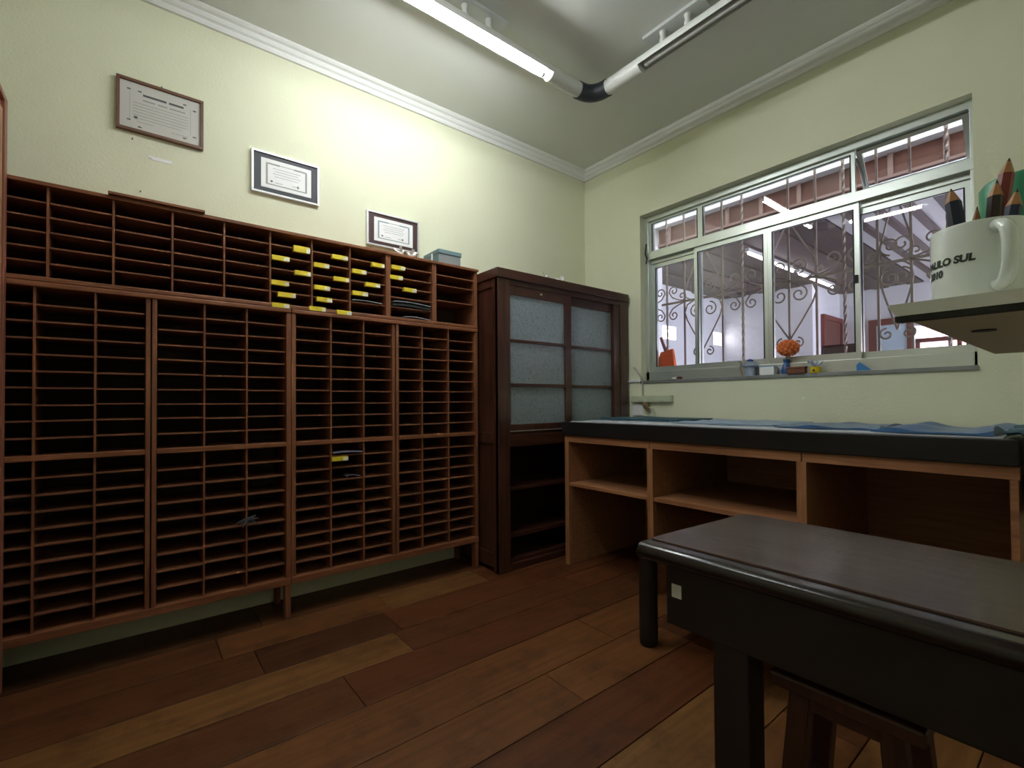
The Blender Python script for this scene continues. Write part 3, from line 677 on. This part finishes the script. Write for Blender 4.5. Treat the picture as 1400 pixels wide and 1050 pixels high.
# ------------------------------------------------------------------ tall cupboard at the left
cp = thing('tall_cupboard', 'tall light-wood cupboard with reddish trim standing before the left end of the shelving', 'cupboard', (-.65, 2.3, 0))
CX, CY1, CZ = -.388, 2.618, 2.272
box('body', 'cupboard_wood', cp, -.93, CX-.012, 2.00, CY1, .06, CZ-.02); box('plinth', 'cupboard_trim', cp, -.92, CX-.02, 2.02, CY1-.01, 0, .06)
box('top_board', 'cupboard_trim', cp, -.94, CX, 1.99, CY1+.002, CZ-.022, CZ, .002)
box('side_panel', 'cupboard_wood', cp, CX-.013, CX-.005, 2.10, CY1-.055, .10, 1.02); box('side_panel', 'cupboard_wood', cp, CX-.013, CX-.005, 2.10, CY1-.055, 1.06, CZ-.06)
box('stile', 'cupboard_trim', cp, CX-.013, CX, CY1-.045, CY1, .02, CZ-.02, .002); box('stile', 'cupboard_trim', cp, CX-.013, CX, 2.00, 2.10, .02, CZ-.02, .002)
box('rail', 'cupboard_trim', cp, CX-.013, CX-.003, 2.10, CY1-.045, 1.02, 1.06)
for s in (0, 1): 
    dr = box('door', 'cupboard_wood', cp, -.92+s*.26, -.67+s*.26, 1.982, 2.0, .08, CZ-.04, .003); attach(MB().tube([(-.69+s*.04, 1.982, 1.1), (-.69+s*.04, 1.955, 1.1)], .012, 8).build('knob', 'aluminium_dull', None), dr)

# ------------------------------------------------------------------ glazed cabinet in the corner
YC = 2.4237; KX0, KX1, KZ = 1.816, 3.130, 1.965; KB = YW-.004
kb = thing('glazed_cabinet', 'dark wooden cabinet with sliding figured-glass doors above open shelves in the corner', 'cabinet', ((KX0+KX1)/2, 2.66, 0))
box('cornice', 'cabinet_wood_across', kb, KX0-.010, KX1+.008, YC-.012, KB, KZ-.062, KZ, .004)
box('side_panel', 'cabinet_wood', kb, KX0+.012, KX0+.026, YC+.05, KB-.05, .10, KZ-.10)
for (a, b_) in ((YC+.004, YC+.062), (KB-.06, KB)): box('side_stile', 'cabinet_wood', kb, KX0, KX0+.03, a, b_, .0, KZ-.062, .003)
for (a, b_) in ((.03, .12), (KZ-.115, KZ-.062), (.83, .90)): box('side_rail', 'cabinet_wood', kb, KX0+.002, KX0+.028, YC+.062, KB-.06, a, b_, .002)
box('side_panel', 'cabinet_wood', kb, KX1-.024, KX1, YC+.004, KB, 0, KZ-.062)
box('back_panel', 'cabinet_wood', kb, KX0+.03, KX1-.024, KB-.012, KB, .03, KZ-.062)
box('front_post', 'cabinet_wood', kb, KX0, 1.910, YC, YC+.03, 0, KZ-.062, .003); box('front_post', 'cabinet_wood', kb, 3.044, KX1, YC, YC+.03, 0, KZ-.062, .003)
box('front_rail', 'cabinet_wood_across', kb, 1.910, 3.044, YC+.002, YC+.03, .805, .885, .003)
tr = box('track', 'aluminium', kb, 1.912, 3.042, YC-.001, YC+.004, .905, .911)
box('front_rail', 'cabinet_wood_across', kb, 1.910, 3.044, YC+.002, YC+.03, 1.868, KZ-.062, .003)
box('plinth', 'cabinet_wood_across', kb, 1.910, 3.044, YC+.006, YC+.03, 0, .045, .003)
for z in (.045, .205, .515, .86, 1.21, 1.50): box('shelf', 'cabinet_wood_across', kb, KX0+.03, KX1-.024, YC+(.034 if z < .8 else .075), KB-.012, z, z+.022)
def kdoor(x0, x1, y, knob):
    z0, z1 = .885, 1.868; st = .062
    mb = MB().box(x0, x0+st*.55 if False else x0+.02, y, y+.022, z0, z1)
    d = MB().box(x0, x0+.022, y, y+.022, z0, z1).box(x1-.066, x1, y, y+.022, z0, z1).box(x0+.022, x1-.066, y, y+.022, z0, .952).box(x0+.022, x1-.066, y, y+.022, 1.806, z1).build('sliding_door', 'cabinet_wood', kb, .002)
    gx0, gx1 = x0+.022, x1-.066
    for (za, zb) in ((.952, 1.200), (1.222, 1.494), (1.514, 1.806)):
        attach(MB().box(gx0-.003, gx1+.003, y+.011, y+.014, za-.003, zb+.003).build('glass_pane', 'figured_glass', None), d)
    for (za, zb) in ((1.200, 1.222), (1.494, 1.514)): attach(MB().box(gx0, gx1, y-.002, y+.020, za, zb).build('glazing_bar', 'cabinet_wood_across', None, .002), d)
    if knob: attach(MB().lathe([(.0001, 0), (.006, 0), (.007, .012), (.0001, .014)], (0, 0, 0), 8).build('key_plate', 'aluminium', None), d)
    return d
kd = kdoor(1.900, 2.490, YC+.006, False); kdoor(2.470, 3.040, YC+.032, False)
attach(MB().tube([(2.19, YC+.006, 1.838), (2.19, YC-.004, 1.838)], .008, 8).build('lock', 'aluminium', None), kd)
box('stile_cover', 'cabinet_wood', kb, 2.972, 3.044, YC+.008, YC+.034, .885, 1.868, .002)
bird('white china dove on the dark cabinet, standing tallest with raised wings', (2.305, YC+.06, KZ), .036, .9)
bird('small white china dove on the dark cabinet beside the taller dove', (2.435, YC+.06, KZ), .030, 2.2)

# ------------------------------------------------------------------ counter under the window
XC = 2.2953
cn = thing('counter', 'long built-in counter with thick black top and pine-edged open bays under the window', 'counter', (2.7, 1.25, 0))
box('worktop', 'black_lacquer', cn, XC-.012, XW-.002, .185, 2.330, .872, .962, .004)
for (a, b_) in ((1.634, 2.312), (.846, 1.630), (.186, .842)): box('front_rail', 'counter_wood', cn, XC, XC+.03, a, b_, .828, .872, .001)
for (a, b_) in ((2.276, 2.312), (1.612, 1.650), (.826, .866), (.186, .214)):
    pn = box('divider_panel', 'counter_wood', cn, XC+(.03 if a > .2 else .002), XW-.004, a+.004, b_-.004, 0, .872 if a > .2 else .828)
    if a > .2: attach(box('edge_strip', 'counter_wood_upright', None, XC, XC+.03, a, b_, 0, .828, .001), pn)
box('back_panel', 'counter_wood', cn, XW-.016, XW-.004, .2, 2.3, 0, .872)
for (a, b_) in ((1.650, 2.276), (.866, 1.612)):
    sh = box('shelf', 'counter_wood', cn, XC+.03, XW-.016, a, b_, .532, .552); attach(box('shelf_edge', 'counter_wood', None, XC+.006, XC+.03, a, b_, .532, .553), sh)

# sheets and plastic lying on the counter
def drape(name, label, mat, x0, x1, y0, y1, z, amp, seed, cat, th=.004, freq=(9, 7), nx=14, ny=30, fold=None):
    rnd = random.Random(seed); ph = [rnd.uniform(0, 6.28) for _ in range(4)]; mb = MB()
    def hz(x, y): 
        return amp*(.5+.5*math.sin(freq[0]*x*3+ph[0]+2*math.sin(y*freq[1]+ph[1])))*(.55+.45*math.sin(y*freq[1]*2.1+ph[2]))
    for s in (0, 1):
        for i in range(nx+1):
            for j in range(ny+1):
                u, v = i/nx, j/ny; x = x0+(x1-x0)*u + .012*math.sin(v*9+ph[3]); y = y0+(y1-y0)*v + .015*math.sin(u*5+ph[2])
                zz = z + (th + max(0, hz(x, y)) if s else 0)
                mb.v.append((x, y, zz))
    N = (nx+1)*(ny+1); I = lambda i, j, s: s*N+i*(ny+1)+j
    for i in range(nx):
        for j in range(ny):
            mb.f.append((I(i,j,1), I(i+1,j,1), I(i+1,j+1,1), I(i,j+1,1))); mb.f.append((I(i,j,0), I(i,j+1,0), I(i+1,j+1,0), I(i+1,j,0)))
    for i in range(nx): mb.f += [(I(i,0,0), I(i+1,0,0), I(i+1,0,1), I(i,0,1)), (I(i,ny,0), I(i,ny,1), I(i+1,ny,1), I(i+1,ny,0))]
    for j in range(ny): mb.f += [(I(0,j,0), I(0,j,1), I(0,j+1,1), I(0,j+1,0)), (I(nx,j,0), I(nx,j+1,0), I(nx,j+1,1), I(nx,j,1))]
    o = mb.build(name, mat, None, smooth=True); tag(o, label, cat); return o
CT = .962
drape('backing_sheet', 'long white paper sheet covering the black counter top', 'sheet_white', XC+.02, XW-.04, .24, 2.28, CT, .003, 1, 'sheet', .003)
drape('folded_cloth', 'dark teal folded cloth on the counter below the power strip', 'teal_cloth', 2.62, 3.02, 1.66, 2.26, CT+.007, .005, 2, 'cloth', .012)
drape('plastic_sheet', 'pale blue crumpled plastic sheet on the counter under the middle of the window', 'sheet_blue', 2.50, 3.05, 1.05, 1.62, CT+.007, .006, 4, 'plastic sheet', .004, (11, 9))
drape('plastic_sheet', 'blue crumpled plastic bag in the middle of the counter', 'blue_plastic', 2.44, 2.95, 0.62, 1.035, CT+.007, .013, 5, 'plastic sheet', .004, (8, 12))
drape('plastic_sheet', 'deep blue plastic bag heaped at the right end of the counter', 'blue_plastic', 2.36, 2.80, 0.24, .60, CT+.007, .026, 8, 'plastic sheet', .006, (6, 13))
# blue bag hanging over the counter end
mb = MB(); n = 10
for i in range(n+1):
    t_ = i/n
    for (yy, zz) in ((.222, CT+.024), (.185, CT+.028), (.150, CT-.005), (.142, .88), (.150, .78), (.158, .70)):
        mb.v.append((2.30+.42*t_, yy+.012*math.sin(t_*14+zz*9)-.006, zz+.012*math.sin(t_*9)))
for i in range(n):
    for j in range(5): mb.f.append((i*6+j, i*6+j+1, (i+1)*6+j+1, (i+1)*6+j))
o = mb.build('hanging_bag', 'teal_cloth', None, smooth=True); so = o.modifiers.new('thickness', 'SOLIDIFY'); so.thickness = .006
tag(o, 'dark blue bag hanging over the right end of the black counter', 'bag')

# wall strip, cable and rusty hook under the window
st_ = thing('power_strip', 'pale green power strip fixed to the wall under the window', 'power strip', (XW, 2.2, 1.11))
box('strip_body', 'strip_plastic', st_, XW-.035, XW+.001, 2.030, 2.395, 1.090, 1.142, .004)
for k in range(3): box('socket', 'strip_plastic', st_, XW-.038, XW-.034, 2.09+k*.1, 2.14+k*.1, 1.10, 1.132, .002)
o = MB().tube([(XW-.02, 2.372, 1.37), (XW-.03, 2.33, 1.34), (XW-.03, 2.30, 1.29), (XW-.012, 2.297, 1.24), (XW-.012, 2.296, 1.141)], .006, 6).build('cable', 'cable_grey', None, smooth=True); tag(o, 'thin grey cable running from behind the dark cabinet down to the power strip', 'cable')
o = box('cable_raceway', 'plaster_white', None, XW-.014, XW+.001, WY1+.004, YW, 1.252, 1.275, .002); tag(o, 'white cable raceway on the wall between window sill and dark cabinet', 'raceway')
hk = thing('clamp_lamp_plug', 'brown plug with yellowed cable hanging under the power strip', 'plug', (XW-.02, 2.26, 1.0))
MB().tube([(XW-.025, 2.285, 1.092), (XW-.03, 2.25, 1.06), (XW-.03, 2.235, 1.03)], [.012, .026, .012], 8).build('plug_body', 'rust_brown', hk, smooth=True)
MB().tube([(XW-.03, 2.236, 1.05), (XW-.028, 2.19, 1.045), (XW-.026, 2.18, 1.01), (XW-.024, 2.19, .962)], .005, 6).build('plug_cable', 'strip_plastic', hk, smooth=True)
o = box('socket_plate', 'paper_white', None, XW-.008, XW+.001, 2.30, 2.40, .985, 1.075, .003); tag(o, 'white socket plate on the wall below the power strip beside the cabinet', 'socket')

# ------------------------------------------------------------------ things on the window sill
SZ = WZ0+.006; SX = XW+.025
DX = XW+.185; da, db, dc = onx(890, 500, DX).y, onx(926, 500, DX).y, onx(911, 478, DX).y
pt = thing('dustpan', 'small orange plastic scoop with upright handle standing outside the glass in the sill corner', 'scoop', (DX, dc, SZ))
pan = MB(); pan.hexa([(DX-.015, da, SZ), (DX-.015, db, SZ), (DX+.030, db, SZ), (DX+.030, da, SZ)], [(DX+.0, dc+.055, SZ+.235), (DX+.0, dc-.055, SZ+.255), (DX+.025, dc-.055, SZ+.255), (DX+.025, dc+.055, SZ+.235)])
pan.build('pan', 'orange_plastic', pt, .006); MB().tube([(DX+.012, dc+.01, SZ+.235), (DX+.018, dc+.062, SZ+.355)], [.014, .011], 8).build('handle', 'hall_red', pt, smooth=True)
o = blob_flower('shell_trinket', 'tiny white and red shell lying on the sill beside the orange scoop', (XW+.012, 2.03, SZ), .018, 'china_white', 3, 'trinket')
attach(MB().lathe([(.0001, 0), (.018, 0), (.022, .012), (.01, .02), (.0001, .02)], (XW+.012, 1.985, SZ), 10).build('red_half', 'hall_red', None, smooth=True), o)
fg = thing('glass_jar', 'small blue-white glass jar with ruffled lid on the sill', 'jar', (SX-.005, 1.47, SZ))
MB().lathe([(.0001, 0), (.030, 0), (.032, .01), (.028, .04), (.034, .058), (.0001, .058)], (SX-.005, 1.47, SZ), 14).build('jar_body', 'glass_blue', fg, smooth=True)
MB().lathe([(.034, .055), (.052, .066), (.040, .080), (.018, .095), (.0001, .096)], (SX-.005, 1.47, SZ), 9).build('ruffled_lid', 'glass_blue', fg); MB().lathe([(.018, .094), (.02, .104), (.008, .112), (.0001, .112)], (SX-.005, 1.47, SZ), 8).build('knob', 'vase_blue', fg)
MB().tube([(SX-.01, 1.515, SZ), (SX-.01, 1.535, SZ+.05), (SX-.01, 1.525, SZ+.09), (SX-.01, 1.54, SZ+.10)], .005, 6).build('spout', 'iron_bar', fg)
o = box('white_carton', 'paper_white', None, SX-.03, SX+.03, 1.312, 1.40, SZ, SZ+.052, .002); tag(o, 'low white carton on the sill between the glass jar and the flower vase', 'carton'); attach(box('carton_flap', 'tape_blue', None, SX-.028, SX+.028, 1.315, 1.398, SZ+.052, SZ+.056), o)
vs = thing('flower_vase', 'blue vase holding a round orange flower ball on the sill', 'vase', (SX+.02, 1.245, SZ))
MB().lathe([(.0001, 0), (.024, 0), (.030, .02), (.022, .05), (.012, .075), (.020, .095), (.016, .095), (.0001, .08)], (SX+.028, 1.262, SZ), 12).build('vase_body', 'vase_blue', vs, smooth=True)
MB().tube([(SX+.02, 1.262, SZ+.08), (SX+.02, 1.25, SZ+.14)], .004, 6).build('stem', 'iron_bar', vs)
rnd = random.Random(2); fb = MB()
for k in range(60):
    z = 1-2*(k+.5)/60; a = k*2.39996; r = math.sqrt(1-z*z); dv = Vector((r*math.cos(a), r*math.sin(a), z)); c = Vector((SX+.02, 1.245, SZ+.165)) + Vector((dv.x*.045, dv.y*.055, dv.z*.042)); q = .014
    fb.lathe([(.0001, -q), (q*.8, -q*.5), (q, .2*q), (q*.6, q*.8), (.0001, q)], c, 6)
fb.lathe([(.0001, -.04), (.035, -.025), (.045, 0), (.035, .025), (.0001, .04)], (SX+.02, 1.245, SZ+.165), 10); fb.build('flower_ball', 'orange_petal', vs, smooth=True)
wb = thing('trinket_box', 'small dark wooden trinket box on the sill', 'box', (SX-.01, 1.185, SZ)); box('body', 'trinket_wood', wb, SX-.050, SX-.010, 1.128, 1.230, SZ, SZ+.030, .002); box('lid', 'trinket_wood', wb, SX-.053, SX-.008, 1.125, 1.232, SZ+.030, SZ+.042, .003)
yc_ = thing('toy_cup', 'little yellow cup with glass flowers on the sill beside the trinket box', 'cup', (SX-.02, 1.082, SZ))
MB().lathe([(.0001, 0), (.026, 0), (.030, .035), (.026, .035), (.022, .006), (.0001, .006)], (SX-.02, 1.082, SZ), 10).build('cup_body', 'trinket_yellow', yc_, smooth=True); MB().lathe([(.0001, 0), (.007, .0), (.007, .012), (.0001, .012)], (SX-.05, 1.082, SZ+.008), 8).build('dark_mark', 'rust_brown', yc_)
rnd = random.Random(8)
for k in range(5):
    a = rnd.uniform(0, 6.28); MB().tube([(SX-.02, 1.082, SZ+.03), (SX-.02+.02*math.cos(a), 1.082+.034*math.sin(a), SZ+.055+.02*rnd.random()), (SX-.02+.025*math.cos(a), 1.082+.046*math.sin(a), SZ+.058+.03*rnd.random())], [.003, .007, .002], 6).build('glass_petal', 'glass_blue', yc_, smooth=True)
o = MB().prism([(.815, SZ), (.885, SZ), (.885, SZ+.035), (.87, SZ+.05)], 'X', SX+.01, SX+.02).build('tape_scrap', 'tape_blue', None); tag(o, 'scrap of bright blue tape standing on the sill against the frame', 'tape')

# ------------------------------------------------------------------ dark table in the foreground
TX0, TX1, TY1, TYE, TT = .982, 1.487, .738, -.46, .75
tb = thing('table', 'dark wooden table with rounded glossy edge and deep black apron', 'table', ((TX0+TX1)/2, .1, 0))
# bullnose edge strip
bn = [(TX0+.058, TT-.004), (TX0+.022, TT-.003)] + [(TX0+.020+.020*math.cos(a), TT-.023+.020*math.sin(a)) for a in [math.radians(q) for q in range(90, 271, 20)]] + [(TX0+.058, TT-.043)]
MB().prism(bn, 'Y', TYE, TY1).build('edge_moulding', 'moulding_lacquer', tb, smooth=True)
tp = [(TX0+.055, TY1-.004), (TX0+.070, TY1), (TX1-.03, TY1-.028), (TX1-.012, TY1-.036), (TX1, TY1-.060), (TX1, TYE), (TX0+.055, TYE)]
MB().prism(tp, 'Z', TT-.030, TT).build('table_top', 'table_top', tb, .003)
box('apron', 'table_black', tb, 1.000, 1.022, TYE+.05, .668, .568, TT-.030, .004); box('apron', 'table_black', tb, 1.435, 1.457, TYE+.05, .645, .562, TT-.030)
box('end_apron', 'table_black', tb, 1.022, 1.435, .60, .622, .562, TT-.030); box('end_apron', 'table_black', tb, 1.022, 1.435, TYE+.05, TYE+.07, .562, TT-.030)
for (x, y) in ((1.004, .476), (1.385, .470), (1.004, -.36), (1.375, -.36)):
    MB().hexa([(x+.002, y, 0), (x+.072, y, 0), (x+.072, y+.080, 0), (x+.002, y+.080, 0)], [(x, y, TT-.03), (x+.072, y, TT-.03), (x+.072, y+.078, TT-.03), (x, y+.078, TT-.03)]).build('leg', 'table_black', tb, .004)
box('sticker', 'paper_cream', tb, .9985, 1.000, .627, .652, .636, .667)

# reddish stool pushed under the table
so_ = thing('wooden_stool', 'reddish-brown wooden stool with splayed plank legs pushed under the table', 'stool', (1.2, .28, 0))
box('seat', 'stool_wood', so_, 1.045, 1.285, .20, .455, .505, .535, .006)
for (x0, x1, y0, y1) in ((1.075, 1.095, .25, .40), (1.235, 1.255, .25, .40), (1.095, 1.235, .395, .415), (1.095, 1.235, .24, .26)): box('seat_rail', 'stool_wood', so_, x0, x1, y0, y1, .468, .505)
for (sx, sy) in ((-1, 1), (1, 1), (-1, -1), (1, -1)):
    cx, cy = 1.165+sx*.075, .33+sy*.075; fx, fy = cx+sx*.02, cy+sy*(.044 if sy > 0 else .04); q = .019
    MB().hexa([(fx-q, fy-q, 0), (fx+q, fy-q, 0), (fx+q, fy+q, 0), (fx-q, fy+q, 0)], [(cx-q, cy-q, .506), (cx+q, cy-q, .506), (cx+q, cy+q, .506), (cx-q, cy+q, .506)]).build('leg', 'stool_wood', so_, .003)
box('stretcher', 'stool_wood', so_, 1.08, 1.25, .415, .435, .25, .275, .003); box('stretcher', 'stool_wood', so_, 1.08, 1.25, .225, .245, .25, .275, .003)

# black stool between table and counter
bs = thing('black_stool', 'low black stool with thick round legs on the floor between table and counter', 'stool', (1.99, 1.14, 0))
box('seat', 'table_black', bs, 1.785, 2.16, .855, 1.352, .395, .432, .010)
for (x, y) in ((1.826, 1.313), (2.12, 1.313), (1.826, .895), (2.12, .895)): MB().lathe([(.0001, 0), (.032, 0), (.040, .010), (.041, .03), (.041, .396), (.0001, .396)], (x, y, 0), 20).build('leg', 'table_black', bs, smooth=True)

# ------------------------------------------------------------------ raised shelf over the table with mug and pencils
HT = 1.222
sf = thing('raised_shelf', 'grey-edged shelf board on uprights standing over the dark table', 'shelf', (1.16, -.1, TT))
BT = .0185
MB().box(.785, 1.56, -.42, .162, HT-BT, HT).build('board', 'board_beige', sf)
MB().hexa([(.767, .168, HT-BT+.003), (.787, .165, HT-BT+.003), (.787, -.42, HT-BT+.003), (.767, -.42, HT-BT+.003)], [(.766, .178, HT), (.787, .178, HT), (.787, -.42, HT), (.766, -.42, HT)]).build('edge_band', 'board_grey', sf)
box('underside_lip', 'board_black', sf, 0.768, .790, -.42, .170, HT-BT-.0035, HT-BT+.003)
for (x) in (1.02, 1.40): box('upright', 'board_beige', sf, x, x+.03, -.40, -.36, TT, HT-BT)
o = MB().lathe([(.0001, 0), (.014, 0), (.014, .002), (.0001, .002)], (0, 0, 0), 14).build('screw_cap', 'board_black', sf); o.location = (1.0, .115, HT-BT-.0019); o.parent = sf; o.matrix_parent_inverse = Matrix.Translation(-Vector(sf.location))
MC = (.868, .103); MR, MH = .048, .1015
mg = thing('coffee_mug', 'white mug with black lettering full of pencils on the raised shelf', 'mug', (MC[0], MC[1], HT))
MB().lathe([(.0001, 0), (MR-.004, 0), (MR, .004), (MR, MH-.002), (MR-.0015, MH), (MR-.004, MH-.002), (MR-.004, .008), (.0001, .006)], (*MC, HT), 48).build('mug_body', 'mug_white', mg, smooth=True)
ha = math.radians(208)                       # direction in which the handle leaves the mug
hp = []
for i in range(17):
    a = math.radians(-88 + 176*i/16); u = MR-.004 + .030*max(0, math.cos(a))**.6; v = .054 + .036*math.sin(a)
    hp.append((MC[0]+u*math.cos(ha), MC[1]+u*math.sin(ha), HT+v))
MB().tube(hp, [.0085]+[.0078]*15+[.0085], 12).build('handle', 'mug_white', mg, smooth=True)
def mug_text(txt, size, zb, ang0):
    cu = bpy.data.curves.new('t', 'FONT'); cu.body = txt; cu.size = size; cu.offset = .0007; cu.shear = .12; cu.align_x = 'LEFT'
    to = bpy.data.objects.new('t', cu); COL.objects.link(to); dg = bpy.context.evaluated_depsgraph_get(); dg.update()
    me = bpy.data.meshes.new_from_object(to.evaluated_get(dg)); bpy.data.objects.remove(to)
    for v in me.vertices:
        an = ang0 + v.co.x/MR; v.co = Vector((MC[0]+(MR+.0004)*math.cos(an), MC[1]+(MR+.0004)*math.sin(an), HT+zb+v.co.y))
    me.materials.clear(); me.materials.append(MATS['mug_print']); me.name = 'lettering'
    o = bpy.data.objects.new('lettering', me); COL.objects.link(o); attach(o, mg); return o
TXA = math.radians(106)
mug_text('PAULO SUL', .0125, .052, TXA); mug_text('2010', .0125, .038, TXA+.10)
def pencil(label, base, tip, r, mat, sharp=True):
    base, tip = Vector(base), Vector(tip); d = (tip-base).normalized(); L_ = (tip-base).length
    t = thing('pencil', label, 'pencil', base)
    MB().tube([base, tip-d*.022], r, 6).build('barrel', mat, t); MB().tube([tip-d*.022, tip-d*.005], [r, r*.3], 6).build('wood_cone', 'pencil_wood', t); MB().tube([tip-d*.005, tip], [r*.3, r*.05], 6).build('lead', 'pencil_dark', t)
bz = HT+.010
def pt_(px, py, X): return onx(px, py, X)
pencil('thick navy pencil leaning out of the mug towards the window', (MC[0]-.004, MC[1]+.010, bz), pt_(1300, 258, .885), .0088, 'pencil_navy')
pencil('dark brown pencil standing upright in the mug behind the navy one', (MC[0]+.008, MC[1]-.006, bz), pt_(1363, 246, .885), .0080, 'pencil_dark')
pencil('short dark pencil barely showing over the mug rim', (MC[0]+.008, MC[1]+.008, bz), pt_(1336, 282, .895), .005, 'pencil_dark')
pencil('red pencil with pale tip leaning over the mug rim', (MC[0]+.008, MC[1]-.004, bz), pt_(1380, 216, .90), .0082, 'pencil_red')
pencil('navy pencil standing in the mug in front of the green box', (MC[0]-.004, MC[1]-.016, bz), pt_(1391, 258, .875), .0082, 'pencil_navy')
gb = thing('green_tub', 'green tub with white lower band standing behind the mug on the raised shelf', 'tub', (1.0, .06, HT))
GC = (1.02, onx(1350, 260, 1.02).y-.044)
MB().lathe([(.0001, 0), (.050, 0), (.052, .10), (.0001, .10)], (*GC, HT), 28).build('white_band', 'paper_white', gb, smooth=True); MB().lathe([(.0001, .10), (.053, .10), (.054, .192), (.050, .198), (.0001, .200)], (*GC, HT), 28).build('green_top', 'green_plastic', gb, smooth=True)
